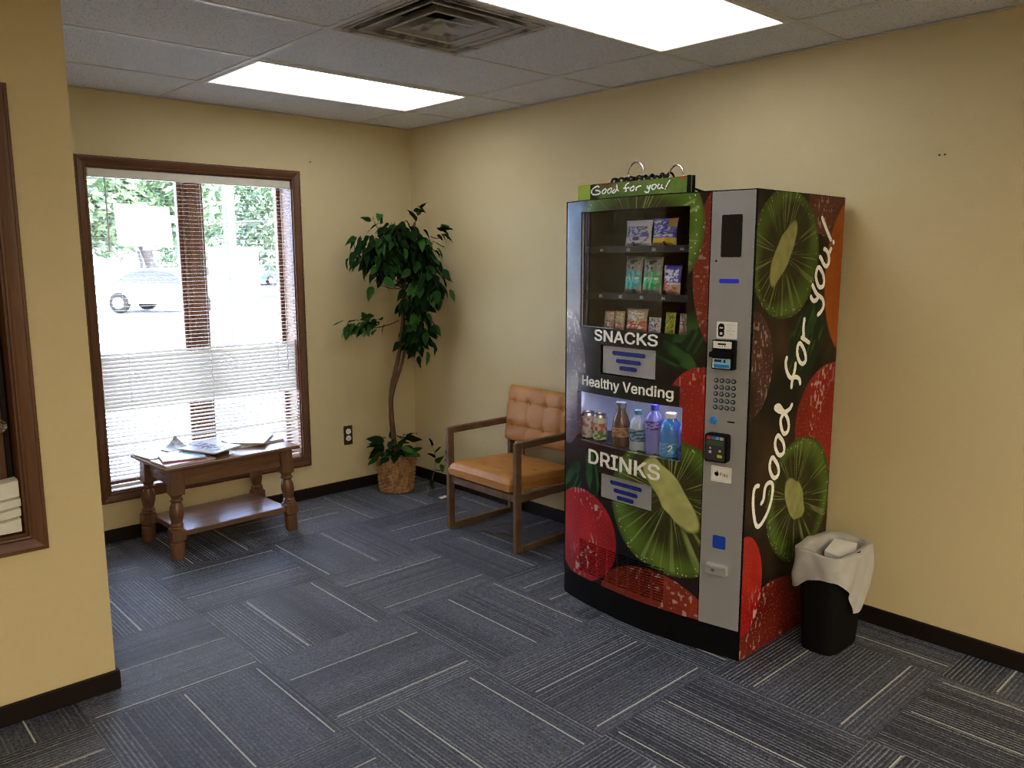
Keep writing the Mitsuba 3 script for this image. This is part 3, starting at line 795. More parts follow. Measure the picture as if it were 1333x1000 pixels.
def magazine(cx, cy, z0, wd, hh, ang, th, seed, paper, inks, amount, label, curl=0.0, tilt=0.0, edge=(0.72, 0.72, 0.70)):
    n, m = 40, 52
    X, Y = np.meshgrid(np.linspace(-wd / 2, wd / 2, n), np.linspace(-hh / 2, hh / 2, m), indexing='ij')
    r = np.random.default_rng(seed)
    Z = th + curl * (np.clip((X + wd / 2) / wd, 0, 1) ** 2) * np.clip((Y + hh / 2) / hh, 0, 1) ** 2 + 0.0015 * np.sin(X * 22 + seed) * np.sin(Y * 14)
    Z = np.maximum(Z, th * 0.6)
    top = np.stack([X, Y, Z], -1)
    M_ = tr(cx, cy, z0) @ rot(ang, [0, 0, 1]) @ rot(tilt, [1, 0, 0])
    mt = move(grid_mesh(top), M_)
    t = thing('magazine', label, 'magazine', None)
    col = print_cover(n, m, seed, paper, inks, amount).reshape(-1, 3)
    obj(t + '__cover', mt, 'mat_vertex', True, color=col)
    k = 0.0008
    bot = np.stack([X, Y, np.minimum(Z - k, 0 * Z + curl * 0.0) * 0], -1)
    lift = np.maximum(Z - th - 0.002, 0)
    bot[..., 2] = lift
    top2 = top - np.array([0, 0, k])
    sides = [grid_mesh(np.stack([bot[:, 0], top2[:, 0]])), grid_mesh(np.stack([top2[:, -1], bot[:, -1]])), grid_mesh(np.stack([top2[0], bot[0]])), grid_mesh(np.stack([bot[-1], top2[-1]])), grid_mesh(bot[::-1])]
    obj(t + '__pages', [move(s, M_) for s in sides], 'mat_pages', False)
    return t


M('mat_pages', pr((0.45, 0.45, 0.44), 0.8, 0.2))
BLUES = [(0.10, 0.16, 0.30), (0.25, 0.38, 0.55), (0.05, 0.06, 0.10), (0.42, 0.50, 0.60)]
GREYS = [(0.12, 0.12, 0.15), (0.3, 0.3, 0.34), (0.05, 0.05, 0.07), (0.40, 0.46, 0.55)]
PINKS = [(0.55, 0.14, 0.18), (0.65, 0.30, 0.33), (0.2, 0.05, 0.08), (0.6, 0.5, 0.45)]
magazine(-1.775, -0.420, TBZ + 0.0005, 0.26, 0.185, 5, 0.010, 31, (0.50, 0.22, 0.25), PINKS, 6, 'pink edged magazine at the bottom of the left pile on the side table')
magazine(-1.850, -0.205, TBZ + 0.0005, 0.13, 0.19, 8, 0.008, 32, (0.24, 0.25, 0.28), GREYS, 6, 'grey magazine at the far left end of the side table')
magazine(-1.765, -0.375, TBZ + 0.0150, 0.21, 0.20, -12, 0.006, 33, (0.34, 0.42, 0.50), [(0.15, 0.35, 0.55), (0.3, 0.6, 0.75), (0.1, 0.15, 0.3)], 8, 'pale blue covered magazine on top of the left pile on the side table')
magazine(-1.712, -0.185, TBZ + 0.0005, 0.10, 0.16, 20, 0.008, 34, (0.22, 0.22, 0.20), GREYS, 8, 'grey magazine with an upturned corner behind the pale blue one', curl=0.065)
magazine(-1.600, -0.345, TBZ + 0.0260, 0.205, 0.25, 24, 0.007, 35, (0.44, 0.44, 0.47), BLUES, 9, 'open white magazine with blue pictures in the middle of the side table', curl=0.006)
magazine(-1.560, -0.225, TBZ + 0.0005, 0.15, 0.25, -8, 0.020, 36, (0.42, 0.45, 0.48), BLUES, 9, 'white magazine under the open one in the middle of the side table')
magazine(-1.310, -0.240, TBZ + 0.0005, 0.27, 0.215, 6, 0.012, 37, (0.36, 0.38, 0.42), GREYS, 8, 'lower magazine of the right pair on the side table')
magazine(-1.325, -0.250, TBZ + 0.0165, 0.20, 0.25, -38, 0.007, 38, (0.40, 0.42, 0.46), BLUES + GREYS, 14, 'upper magazine of the right pair on the side table, dark pictures on its cover')

# ------------------------------------------------------------------ plant in a wicker basket
plant = thing('ficus_tree', 'tall artificial ficus with twisted stems in a wicker basket in the corner', 'plant')
BCX, BCY = -0.315, -0.215
obj(plant + '__basket_liner', lathe([(0, 0.002), (0.104, 0.002), (0.126, 0.232), (0.120, 0.232), (0.100, 0.02), (0, 0.02)], 32, (BCX, BCY, 0)), 'mat_basket_liner', False)
M('mat_basket_liner', pr((0.05, 0.028, 0.012), 0.8, 0.2))


def wicker_fn(p, n, uv):
    f = noise(p.x * 90, p.y * 90, p.z * 25)
    return mix((0.20, 0.095, 0.035), (0.50, 0.29, 0.13), dr.clip(f * 1.3 - 0.15, 0, 1))


M('mat_wicker', pr(mikit.proc(wicker_fn), 0.55, 0.35))
th_ = np.linspace(0, 2 * np.pi, 97)
NST = 22
for k in range(19):
    z = 0.010 + k * 0.0122
    R = 0.108 + 0.022 * z / 0.235
    rad = R + 0.0042 * np.cos(NST / 2 * th_ + k * np.pi)
    obj(plant + '__wicker_strand', tube(np.stack([BCX + rad * np.cos(th_), BCY + rad * np.sin(th_), z + 0.0016 * np.sin(NST / 2 * th_ * 2 + k) + 0 * th_], 1), 0.0062, 6, False), 'mat_wicker', True)
for k in range(NST):
    a = 2 * np.pi * k / NST
    obj(plant + '__wicker_stake', tube([(BCX + r_ * math.cos(a), BCY + r_ * math.sin(a), z) for r_, z in ((0.106, 0.003), (0.128, 0.235))], 0.0038, 5), 'mat_wicker', True)
zz = 0.241 + 0.002 * np.sin(th_ * 3)
obj(plant + '__basket_rim', [tube(np.stack([BCX + 0.131 * np.cos(th_), BCY + 0.131 * np.sin(th_), zz + 0.003 * np.sin(th_ * 20 + q)], 1), 0.0062, 6, False) for q in (0, 2.1, 4.2)], 'mat_wicker', True)
obj(plant + '__moss', [lathe([(0, 0.236), (0.06, 0.232), (0.112, 0.215), (0.118, 0.20)], 24, (BCX, BCY, 0))], 'mat_moss', 40)


def moss_fn(p, n, uv):
    return mix((0.05, 0.040, 0.014), (0.18, 0.16, 0.07), fbm(p.x * 60, p.y * 60, p.z * 60, 3))


M('mat_moss', two({'type': 'diffuse', 'reflectance': mikit.proc(moss_fn)}))


def bark_fn(p, n, uv):
    return mix((0.040, 0.020, 0.010), (0.16, 0.090, 0.050), fbm(p.x * 70, p.y * 70, p.z * 12, 3))


M('mat_bark', pr(mikit.proc(bark_fn), 0.8, 0.2))


stem = [(-0.327, -0.22, 0.215), (-0.338, -0.225, 0.384), (-0.358, -0.235, 0.567), (-0.355, -0.245, 0.695), (-0.325, -0.26, 0.829), (-0.302, -0.275, 0.968), (-0.289, -0.29, 1.141), (-0.272, -0.3, 1.361), (-0.225, -0.31, 1.602), (-0.192, -0.31, 1.747)]
c1 = spline(stem, 50)
obj(plant + '__stem', tube(c1, np.linspace(0.019, 0.007, 50), 10), 'mat_bark', True)
tt = np.linspace(0, 1, 40)
tw = c1[:40].copy()
tw[:, 0] += 0.016 * np.cos(tt * 9 + 0.5) + 0.012 * np.sin(np.pi * tt)
tw[:, 1] += 0.016 * np.sin(tt * 9 + 0.5) - 0.01 * np.sin(np.pi * tt)
obj(plant + '__stem', tube(tw, np.linspace(0.015, 0.006, 40), 8), 'mat_bark', True)


def leaf_mesh(length, width, fold=0.25, bend=0.3):
    n = 7
    s = np.linspace(0, 1, n)
    half = width / 2 * np.sin(np.pi * s ** 0.75) ** 0.9 * (1 - 0.25 * s) * 1.15
    P = np.zeros((n, 5, 3))
    for j, q in enumerate((-1, -0.5, 0, 0.5, 1)):
        P[:, j, 0] = length * s
        P[:, j, 1] = half * q
        P[:, j, 2] = fold * half * abs(q) - bend * length * s ** 2 + 0.03 * length * np.sin(s * 9 + q)
    return grid_mesh(P)


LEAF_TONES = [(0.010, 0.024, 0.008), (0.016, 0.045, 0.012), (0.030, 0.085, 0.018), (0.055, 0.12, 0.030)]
for k, c in enumerate(LEAF_TONES):
    M(f'mat_leaf_{k}', {'type': 'principledthin', 'base_color': rgb(*c), 'roughness': 0.42, 'diff_trans': 0.25, 'spec_trans': 0.0})
leaf_ply = [[mikit.ply(leaf_mesh(*s), f'mat_leaf_{k}', True) for k in range(4)] for s in ((0.085, 0.042), (0.075, 0.034, 0.3, 0.5), (0.092, 0.046, 0.15, 0.15))]


def frame(d, twist):
    """Rotation whose x axis is d."""
    d = d / np.linalg.norm(d)
    a = np.cross([0, 0, 1.0], d)
    a = a / np.linalg.norm(a) if np.linalg.norm(a) > 1e-3 else np.array([1.0, 0, 0])
    b = np.cross(d, a)
    a, b = a * math.cos(twist) + b * math.sin(twist), b * math.cos(twist) - a * math.sin(twist)
    m = np.eye(4)
    m[:3, 0], m[:3, 1], m[:3, 2] = d, a, b
    return m


leaf_n = {'n': 0}


def put_leaf(parent, p, d, size=1.0, tone=None, var=None, keep_in=True):
    if keep_in:
        p = np.array(p)
        tip = p + d / np.linalg.norm(d) * 0.09 * size
        for ax in (0, 1):
            over = max(tip[ax], p[ax]) + 0.022
            if over > 0:
                p[ax] -= over
    k = tone if tone is not None else int(rng.choice(4, p=[0.34, 0.38, 0.20, 0.08]))
    v = var if var is not None else int(rng.integers(3))
    Mx = tr(*p) @ frame(np.asarray(d, float), rng.normal(0, 0.7)) @ np.diag([size, size, size, 1.0])
    put(parent + '__leaf', leaf_ply[v][k], T(Mx.tolist()))


# clumps: centres in metres, half axes, number of leaves
CLUMPS = [((-0.46, -0.33, 1.585), (0.19, 0.16, 0.15), 58), ((-0.22, -0.36, 1.54), (0.15, 0.20, 0.18), 60), ((-0.20, -0.44, 1.36), (0.13, 0.18, 0.14), 46),
          ((-0.24, -0.38, 1.06), (0.11, 0.14, 0.17), 42), ((-0.50, -0.36, 1.46), (0.10, 0.10, 0.13), 12), ((-0.30, -0.32, 1.71), (0.15, 0.12, 0.07), 20), ((-0.25, -0.36, 1.25), (0.10, 0.12, 0.12), 18)]
twigs = []
for c, r, n in CLUMPS:
    c, r = np.array(c), np.array(r)
    for _ in range(int(n * 0.8)):
        d = rng.normal(size=3)
        d /= np.linalg.norm(d)
        p = c + d * r * rng.uniform(0.55, 1.0)
        out = d * np.array([0.7, 0.7, 0.2]) + np.array([-0.12, -0.25, -0.75]) + rng.normal(0, 0.25, 3)
        tone = None
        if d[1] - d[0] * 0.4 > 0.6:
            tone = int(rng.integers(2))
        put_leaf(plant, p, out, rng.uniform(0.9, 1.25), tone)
    for _ in range(4):
        d = rng.normal(size=3)
        d /= np.linalg.norm(d)
        twigs.append((c1[int(np.clip(np.searchsorted(c1[:, 2], c[2] - 0.12), 10, 48))], c + d * r * 0.7))
# outlying sprigs: (x, z, y) from and to
for (x0, z0, y0), (x1, z1, y1), n in (((-0.315, 1.13, -0.283), (-0.67, 1.115, -0.26), 40), ((-0.24, 1.70, -0.31), (-0.155, 1.83, -0.30), 5), ((-0.42, 1.68, -0.32), (-0.52, 1.775, -0.33), 5), ((-0.12, 1.66, -0.38), (-0.05, 1.70, -0.44), 6), ((-0.60, 1.56, -0.33), (-0.66, 1.50, -0.33), 4)):
    a, b = np.array([x0, y0, z0]), np.array([x1, y1, z1])
    twigs.append((a, b))
    for k in range(n):
        s = rng.uniform(0.32, 1.05)
        p = a + (b - a) * s + rng.normal(0, 0.02, 3)
        d = (b - a) / np.linalg.norm(b - a) + rng.normal(0, 0.55, 3) + np.array([0, -0.2, -0.35])
        put_leaf(plant, p, d, rng.uniform(0.8, 1.1), 3 if n > 30 and k % 4 == 0 else (2 if n > 30 and k % 3 == 0 else None))
for a, b in twigs:
    m = (a + b) / 2 + np.array([0, 0, -0.03])
    m2 = spline([a, m, b], 8)
    m2[:, 0] = np.minimum(m2[:, 0], -0.02)
    m2[:, 1] = np.minimum(m2[:, 1], -0.02)
    obj(plant + '__twig', tube(m2, np.linspace(0.004, 0.0015, 8), 5), 'mat_bark', True)
# the crown's inner leaves, past three hundred: one part
inner = []
for c, r, n in CLUMPS:
    for _ in range(int(n * 1.9)):
        d = rng.normal(size=3)
        d /= np.linalg.norm(d)
        p = np.array(c) + d * np.array(r) * rng.uniform(0.1, 0.75)
        p[:2] = np.minimum(p[:2], -0.075)
        out = d * np.array([0.6, 0.6, 0.2]) + np.array([-0.10, -0.15, -0.75]) + rng.normal(0, 0.3, 3)
        inner.append(move(leaf_mesh(0.085, 0.042), tr(*p) @ frame(out, rng.normal(0, 0.8))))
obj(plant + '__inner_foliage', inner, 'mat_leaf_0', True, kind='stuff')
# broad leaves around the foot of the stems
for k in range(38):
    a = rng.uniform(0, 2 * np.pi)
    r0 = rng.uniform(0.03, 0.10)
    p = np.array([BCX - 0.02 + r0 * math.cos(a), BCY - 0.03 + r0 * math.sin(a), rng.uniform(0.245, 0.37)])
    d = np.array([math.cos(a), math.sin(a), rng.uniform(-0.5, 0.35)])
    if d[1] > 0.3:
        d[1] *= 0.2
    put_leaf(plant, p, d, rng.uniform(1.0, 1.5), int(rng.choice(4, p=[0.25, 0.35, 0.3, 0.1])), 2)
# a loose leafy stem on the floor between basket and chair
sp = thing('ivy_sprig', 'loose leafy green stem on the floor between the wicker basket and the chair', 'plant')
sk = spline([(-0.20, -0.40, 0.004), (-0.16, -0.41, 0.10), (-0.13, -0.40, 0.20), (-0.15, -0.39, 0.30)], 12)
obj(sp + '__stem', tube(sk, np.linspace(0.003, 0.0016, 12), 5), 'mat_stem', True)
sk2 = spline([(-0.145, -0.41, 0.13), (-0.12, -0.47, 0.20), (-0.11, -0.53, 0.25)], 8)
obj(sp + '__stem', tube(sk2, 0.0018, 5), 'mat_stem', True)
sk3 = spline([(-0.21, -0.40, 0.05), (-0.22, -0.44, 0.02), (-0.245, -0.46, 0.004)], 6)
obj(sp + '__stem', tube(sk3, 0.0022, 5), 'mat_stem', True)
M('mat_stem', pr((0.20, 0.19, 0.12), 0.7, 0.2))
for q, d, tone in ((sk[-1], (-.2, -.2, 1), 0), (sk[9], (0.2, -.5, .9), 0), (sk[8], (-.5, .2, .6), 0), (sk[7], (0.2, -.7, .5), 1), (sk[5], (0.3, -0.8, 0.3), 0), (sk[4], (-.6, -.2, .3), 1), (sk2[-1], (0, -.6, .8), 2), (sk2[5], (-.3, -.7, .2), 2), (sk2[6], (-.2, -.2, .9), 3), (sk2[3], (-.4, -.8, -.4), 2), (sk[3], (-.5, -.6, -.2), 0), (sk[2], (-.3, -.9, -.1), 1)):
    put_leaf(sp, np.array(q), np.array(d, float), 0.85, tone, 0)
obj('paper_scrap', grid_mesh(np.stack(np.broadcast_arrays(*[np.linspace(-0.245, -0.185, 5)[:, None], np.linspace(-0.61, -0.565, 4)[None], 0.004 + 0.008 * np.array(rng.random((5, 4)))]), -1)), 'mat_white', False, 'small white scrap of paper on the carpet beside the chair leg', 'paper')

# ------------------------------------------------------------------ armchair
ch = thing('armchair', 'low wooden armchair with tan button tufted cushions beside the vending machine', 'chair')
CX0, CX1, CYF, CYN = -0.555, -0.045, -1.060, -1.640     # front, rear, far side, near side


def cushion(L, W, D, nb, mb, seed, crease=0.010, dimple=0.022):
    """A tufted cushion: L x W face up, thickness D, nb x mb buttons; returns the mesh and the buttons' places."""
    n, m = 61, 61
    u, v = np.meshgrid(np.linspace(-1, 1, n), np.linspace(-1, 1, m), indexing='ij')
    X, Y = u * L / 2, v * W / 2
    edge = (1 - np.abs(u) ** 7) ** 0.34 * (1 - np.abs(v) ** 7) ** 0.34
    Z = D * (0.42 + 0.58 * edge)
    bu = (np.arange(nb) + 0.5) / nb * L * 0.86 - L * 0.43 + 0 * L
    bv = (np.arange(mb) + 0.5) / mb * W - W / 2
    places = []
    for a in bu:
        Z -= crease * np.exp(-np.abs(X - a) / 0.006) * edge
        for b in bv:
            Z -= dimple * np.exp(-np.hypot(X - a, Y - b) / 0.018)
            places.append((a, b))
    for b in bv:
        Z -= crease * np.exp(-np.abs(Y - b) / 0.005) * edge
    Z += 0.004 * meshkit.noise(np.stack([X * 12, Y * 12, X * 0 + seed], -1), seed)
    top = np.stack([X * (1 - 0.03 * 0), Y, Z], -1)
    zb = np.zeros_like(Z)
    bot = np.stack([X * 0.985, Y * 0.985, zb], -1)
    ms = [grid_mesh(top), grid_mesh(bot[::-1]), grid_mesh(np.stack([bot[:, 0], top[:, 0]])), grid_mesh(np.stack([top[:, -1], bot[:, -1]])), grid_mesh(np.stack([top[0], bot[0]])), grid_mesh(np.stack([bot[-1], top[-1]]))]
    out = cat_(ms)
    out.merge_vertices()
    zz_ = [float(Z[np.abs(X[:, 0] - a).argmin(), np.abs(Y[0] - b).argmin()]) for a, b in places]
    return out, [(a, b, z) for (a, b), z in zip(places, zz_)]


button = lathe([(0, -0.002), (0.009, -0.002), (0.010, 0.001), (0.007, 0.004), (0, 0.0055)], 12)
seat, bt = cushion(0.50, 0.510, 0.085, 3, 4, 3, 0.0030, 0.010)
SM = tr(-0.320, (CYF + CYN) / 2, 0.314) @ rot(3.0, [0, 1, 0])
s = obj(ch + '__seat', move(seat, SM), 'mat_leather', 50)
for a, b, z in bt:
    obj(s + '__button', move(button, SM @ tr(a, b, z)), 'mat_leather_button', True)
back, bt = cushion(0.325, 0.525, 0.072, 2, 4, 5, 0.0035, 0.016)
# face of the back: local z towards the room (-x), local x upwards
BM = tr(-0.065, (CYF + CYN) / 2, 0.617) @ rot(9, [0, 1, 0]) @ np.array([[0, 0, -1, 0], [0, -1, 0, 0], [1, 0, 0, 0], [0, 0, 0, 1.0]])
if np.linalg.det(BM[:3, :3]) < 0:
    BM[:3, 1] *= -1
s = obj(ch + '__backrest', move(back, BM), 'mat_leather', 50)
for a, b, z in bt:
    obj(s + '__button', move(button, BM @ tr(a, b, z)), 'mat_leather_button', True)
lw = 0.043
for y in (CYF, CYN):
    y0, y1 = (y - 0.026, y) if y == CYF else (y, y + 0.026)
    obj(ch + '__front_leg', bx(CX0, CX0 + lw, y0, y1, 0.0, 0.588, 0.004), 'mat_chair_wood', False)
    obj(ch + '__rear_leg', bx(CX1 - lw, CX1, y0, y1, 0.0, 0.588, 0.004), 'mat_chair_wood', False)
    obj(ch + '__arm', bx(CX0 + lw, CX1 - lw, y0 - 0.001, y1 + 0.001, 0.553, 0.589, 0.004), 'mat_chair_wood', False)
    obj(ch + '__runner', bx(CX0 + lw, CX1 - lw, y0, y1, 0.0, 0.032, 0.004), 'mat_chair_wood', False)
    obj(ch + '__seat_rail', bx(CX0 + lw, CX1 - lw, y0 + 0.003, y1 - 0.003, 0.268, 0.312, 0.003), 'mat_chair_wood', False)
obj(ch + '__front_rail', bx(CX0 + 0.012, CX0 + 0.032, CYN + 0.026, CYF - 0.026, 0.270, 0.308, 0.003), 'mat_chair_wood', False)
obj(ch + '__back_rail', bx(CX1 - 0.032, CX1 - 0.012, CYN + 0.026, CYF - 0.026, 0.280, 0.312, 0.003), 'mat_chair_wood', False)
for y in (CYF - 0.10, CYN + 0.10):
    obj(ch + '__back_post', bx(-0.062, -0.048, y - 0.015, y + 0.015, 0.30, 0.70, 0.003), 'mat_chair_wood', False)

# ------------------------------------------------------------------ vending machine
vm = thing('vending_machine', 'black vending machine wrapped in kiwi and strawberry pictures against the right wall', 'vending machine')
_bow = CubicSpline([0, .13, .3, .48, .69, .775, 1.0], [0, .030, .050, .059, .047, .036, 0])
MW = MYL - MYR


def bow(s):
    t = np.clip(np.asarray(s, float) / MW, 0, 1)
    return np.where(t > .775, .036 * (1 - t) / .225, _bow(t))


def front_pt(s, z, off=0.0):
    """The machine's front: s metres from its left edge, z above the floor, off metres in front of the surface."""
    s = np.asarray(s, float)
    e = 0.004
    sl = (bow(s + e) - bow(s - e)) / (2 * e)
    ny, nx = -sl, -1.0
    k = np.sqrt(1 + sl ** 2)
    return np.stack(np.broadcast_arrays(MX - bow(s) + off * nx / k, MYL - s - off * ny / k * 1.0, z), -1)


def bent(m):
    """A mesh laid out flat as (s, z, off) bent onto the front."""
    m = m.copy()
    v = m.vertices
    m.vertices = front_pt(v[:, 0], v[:, 1], v[:, 2])
    m.invert()
    return m


def fix(m):
    if m.volume < 0:
        m.invert()
    return m


def front_panel(poly, o0, o1, step=0.035):
    """A panel of the bowed front cut to poly in (s, z), from off o0 to o1."""
    ms = []
    a, _, b, _ = poly.bounds
    n = max(1, int(math.ceil((b - a) / step)))
    for k in range(n):
        piece = poly.intersection(sbox(a + (b - a) * k / n, -1, a + (b - a) * (k + 1) / n, 9))
        for g in getattr(piece, 'geoms', [piece]):
            if g.geom_type == 'Polygon' and g.area > 1e-8:
                v, f = trimesh.creation.triangulate_polygon(g, engine='earcut')
                v = np.asarray(v)
                ms.append(trimesh.Trimesh(np.c_[v, np.full(len(v), o1)], f, process=False))
                ms.append(trimesh.Trimesh(np.c_[v, np.full(len(v), o0)], np.asarray(f)[:, ::-1], process=False))
    for r in [poly.exterior] + list(poly.interiors):
        c = np.array(r.segmentize(step).coords)
        ms.append(grid_mesh(np.stack([np.c_[c, np.full(len(c), o0)], np.c_[c, np.full(len(c), o1)]])))
    m = cat_(ms)
    m.vertices = front_pt(m.vertices[:, 0], m.vertices[:, 1], m.vertices[:, 2])
    m.merge_vertices()
    return m


def rrect(x0, x1, y0, y1, r=0.006):
    return sbox(x0 + r, y0 + r, x1 - r, y1 - r).buffer(r, 3)


def on_front(key, poly, o0, o1, mat, smooth=False, **kw):
    ms = []
    for g in getattr(poly, 'geoms', [poly]):
        m = flat_piece(g, o1 - o0)
        m.apply_translation([0, 0, o0])
        ms.append(bent(m))
    return obj(key, ms, mat, smooth, **kw)


SNW = (0.108, 0.662, 1.230, 1.708)
DRW = (0.092, 0.655, 0.738, 0.952)
FL1, FL2 = (0.242, 0.532, 1.043, 1.164), (0.242, 0.529, 0.509, 0.619)
DOOR = 0.7435
slots = []
for r in range(13):
    for c in range(8):
        x = 0.117 + c * 0.0605
        slots.append(sbox(x, 0.148 + r * 0.0114, x + 0.054, 0.1540 + r * 0.0114))
door = sbox(0.004, 0.119, DOOR, MH - 0.004)
for hole in [rrect(*SNW), rrect(*DRW), rrect(*FL1), rrect(*FL2)] + slots:
    door = door.difference(hole)
front_key = obj(vm + '__door', front_panel(door, -0.022, 0.0), 'mat_front_art', 30, label='bowed front door printed with kiwi and strawberries')
obj(vm + '__door_edge', [bent(flat_piece(sbox(0.0, 0.119, 0.004, MH), 0.024)).apply_translation([0.024, 0, 0]), front_panel(sbox(0.004, MH - 0.004, DOOR, MH), -0.024, 0.0005)], 'mat_black', False)
# cabinet shell: top, left side, rear, bottom; the right side carries its own print
obj(vm + '__cabinet', [bx(MX + 0.0, -0.045, MYL - 0.02, MYL, 0, MH - 0.001), bx(MX + 0.002, -0.045, MYR + 0.002, MYL - 0.02, MH - 0.02, MH), bx(-0.060, -0.045, MYR + 0.002, MYL - 0.02, 0, MH - 0.02),
                       bx(MX + 0.002, -0.060, MYR + 0.002, MYL - 0.02, 0.0, 0.10), bx(MX + 0.03, -0.06, MYR + 0.19, MYR + 0.20, 0.1, MH - 0.02)], 'mat_black', False)
kick = Polygon([(x, y) for x, y, _ in front_pt(np.linspace(0, MW - 0.002, 30), 0.0, -0.001)] + [(MX + 0.03, MYR + 0.002), (MX + 0.03, MYL)])
obj(vm + '__kick_base', flat_piece(kick, 0.117), 'mat_black', 25)
topp = Polygon([(x, y) for x, y, _ in front_pt(np.linspace(0, MW - 0.002, 30), 0.0, -0.0025)] + [(MX + 0.03, MYR + 0.002), (MX + 0.03, MYL)])
tm = flat_piece(topp, 0.0035)
tm.apply_translation([0, 0, MH - 0.0035])
obj(vm + '__top_edge', tm, 'mat_black', 25)
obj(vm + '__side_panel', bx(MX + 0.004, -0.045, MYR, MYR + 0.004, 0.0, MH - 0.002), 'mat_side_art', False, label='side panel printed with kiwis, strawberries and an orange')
obj(vm + '__side_edge', bx(MX - 0.001, MX + 0.004, MYR, MYR + 0.02, 0.0, MH), 'mat_black', False)

# compartments


def compartment(key, s0, s1, z0, z1, depth, mat):
    x0, x1, ya, yb = MX - 0.006, MX + depth, MYL - s0, MYL - s1
    e = 0.006
    return obj(key, [bx(x1, x1 + e, yb - e, ya + e, z0 - e, z1 + e), bx(x0, x1, ya, ya + e, z0 - e, z1 + e), bx(x0, x1, yb - e, yb, z0 - e, z1 + e), bx(x0, x1, yb, ya, z0 - e, z0), bx(x0, x1, yb, ya, z1, z1 + e)], mat, False)


compartment(vm + '__snack_compartment', 0.085, 0.690, 1.205, 1.722, 0.42, 'mat_interior_dark')
compartment(vm + '__drink_compartment', 0.055, 0.690, 0.700, 0.968, 0.30, 'mat_interior_light')
compartment(vm + '__snack_chute', FL1[0] - 0.02, FL1[1] + 0.01, FL1[2] - 0.01, FL1[3] + 0.01, 0.12, 'mat_black')
compartment(vm + '__drink_chute', FL2[0] - 0.02, FL2[1] + 0.01, FL2[2] - 0.01, FL2[3] + 0.01, 0.12, 'mat_black')


def glass(key, r):
    s = np.linspace(r[0] - 0.006, r[1] + 0.006, 18)
    P = np.stack([front_pt(s, z + 0 * s, -0.012) for z in (r[2] - 0.006, r[3] + 0.006)])
    obj(key, grid_mesh(P), 'mat_pane', True)


glass(vm + '__snack_window', SNW)
glass(vm + '__drink_window', DRW)
# grey frame strip at the snack window's left edge
on_front(vm + '__window_trim', unary_union([sbox(0.110, 1.232, 0.114, 1.706), sbox(0.114, 1.232, 0.30, 1.2345)]), -0.010, -0.004, 'mat_silver')
# drink lamp and an added, unseen snack lamp: thin tubes behind the window heads
for key, (s0, s1, z), x, col in ((vm + '__drink_lamp', (0.10, 0.645, 0.9635), MX + 0.012, (28.0, 30.5, 42.0)), (vm + '__added_snack_lamp', (0.13, 0.60, 1.7175), MX + 0.015, (1.6, 1.7, 2.1))):
    v = np.array([[x - 0.006, MYL - s0, z], [x + 0.006, MYL - s0, z], [x + 0.006, MYL - s1, z], [x - 0.006, MYL - s1, z]])
    obj(key, trimesh.Trimesh(v, [[0, 1, 2], [0, 2, 3]], process=False), 'mat_lens_off', False, emitter={'type': 'area', 'radiance': rgb(*[c * LAMP_IN for c in col])})

# snack shelves with price labels
SHX = MX + 0.022        # where the shelf fronts stand
shelf_z = {'A': 1.563, 'B': 1.372, 'C': 1.218}
label_s = {'A': (0.182, 0.324, 0.453, 0.587), 'B': (0.182, 0.288, 0.397, 0.505), 'C': ()}
for row, z in shelf_z.items():
    obj(vm + '__snack_shelf', [bx(SHX, SHX + 0.34, MYL - 0.688, MYL - 0.088, z - 0.004, z, 0.001), bx(SHX - 0.003, SHX, MYL - 0.688, MYL - 0.088, z - 0.024, z + 0.004, 0.001)], 'mat_interior_dark', False)
    for k, s in enumerate(label_s[row]):
        tm = meshkit.text_mesh(f'{row}{k + 1}', 0.010, 0.0005, True)
        w_ = tm.bounds[1][0]
        tm.apply_transform(np.array([[0, 0, -1, SHX - 0.0032], [-1, 0, 0, MYL - s + w_ / 2], [0, 1, 0, z - 0.016], [0, 0, 0, 1.0]]))
        obj(vm + '__shelf_label', tm, 'mat_strip_label', False)
for s in (0.215, 0.345, 0.495, 0.60):
    obj(vm + '__shelf_divider', bx(SHX, SHX + 0.33, MYL - s - 0.001, MYL - s + 0.001, 1.373, 1.392), 'mat_interior_dark', False)
    obj(vm + '__shelf_divider', bx(SHX, SHX + 0.33, MYL - s - 0.001, MYL - s + 0.001, 1.564, 1.583), 'mat_interior_dark', False)

# delivery flaps
for r, key in ((FL1, vm + '__snack_flap'), (FL2, vm + '__drink_flap')):
    k = on_front(key, rrect(r[0] + 0.008, r[1] - 0.002, r[2] + 0.004, r[3] - 0.003, 0.003), -0.014, -0.006, 'mat_flap', label='silver push flap with three blue bars')
    cx = (r[0] + r[1]) / 2 + 0.005
    for w_, z in ((0.172, r[3] - 0.029), (0.130, r[3] - 0.060), (0.092, r[3] - 0.088)):
        on_front(k + '__bar', LineString([(cx - w_ / 2 + 0.008, z), (cx + w_ / 2 - 0.008, z)]).buffer(0.0085, 4), -0.006, -0.0045, 'mat_blue')


def words(key, text, s0, z0, width, height, mat='mat_letter', off=0.0004, depth=0.0010, slope=0.0, parent_label=None):
    m = meshkit.text_mesh(text, height, depth, True)
    m.apply_scale([width / m.bounds[1][0], 1, 1])
    m.apply_translation([s0, z0, off])
    v = m.vertices.copy()
    v[:, 1] += slope * (v[:, 0] - s0)
    m.vertices = v
    return obj(key, bent(m), mat, False, label=parent_label)


words(vm + '__lettering', 'SNACKS', 0.199, 1.1795, 0.342, 0.0445, parent_label='white word SNACKS')
words(vm + '__lettering', 'Healthy Vending', 0.122, 0.982, 0.494, 0.040, parent_label='white words Healthy Vending')
words(vm + '__lettering', 'DRINKS', 0.166, 0.648, 0.400, 0.060, parent_label='white word DRINKS')


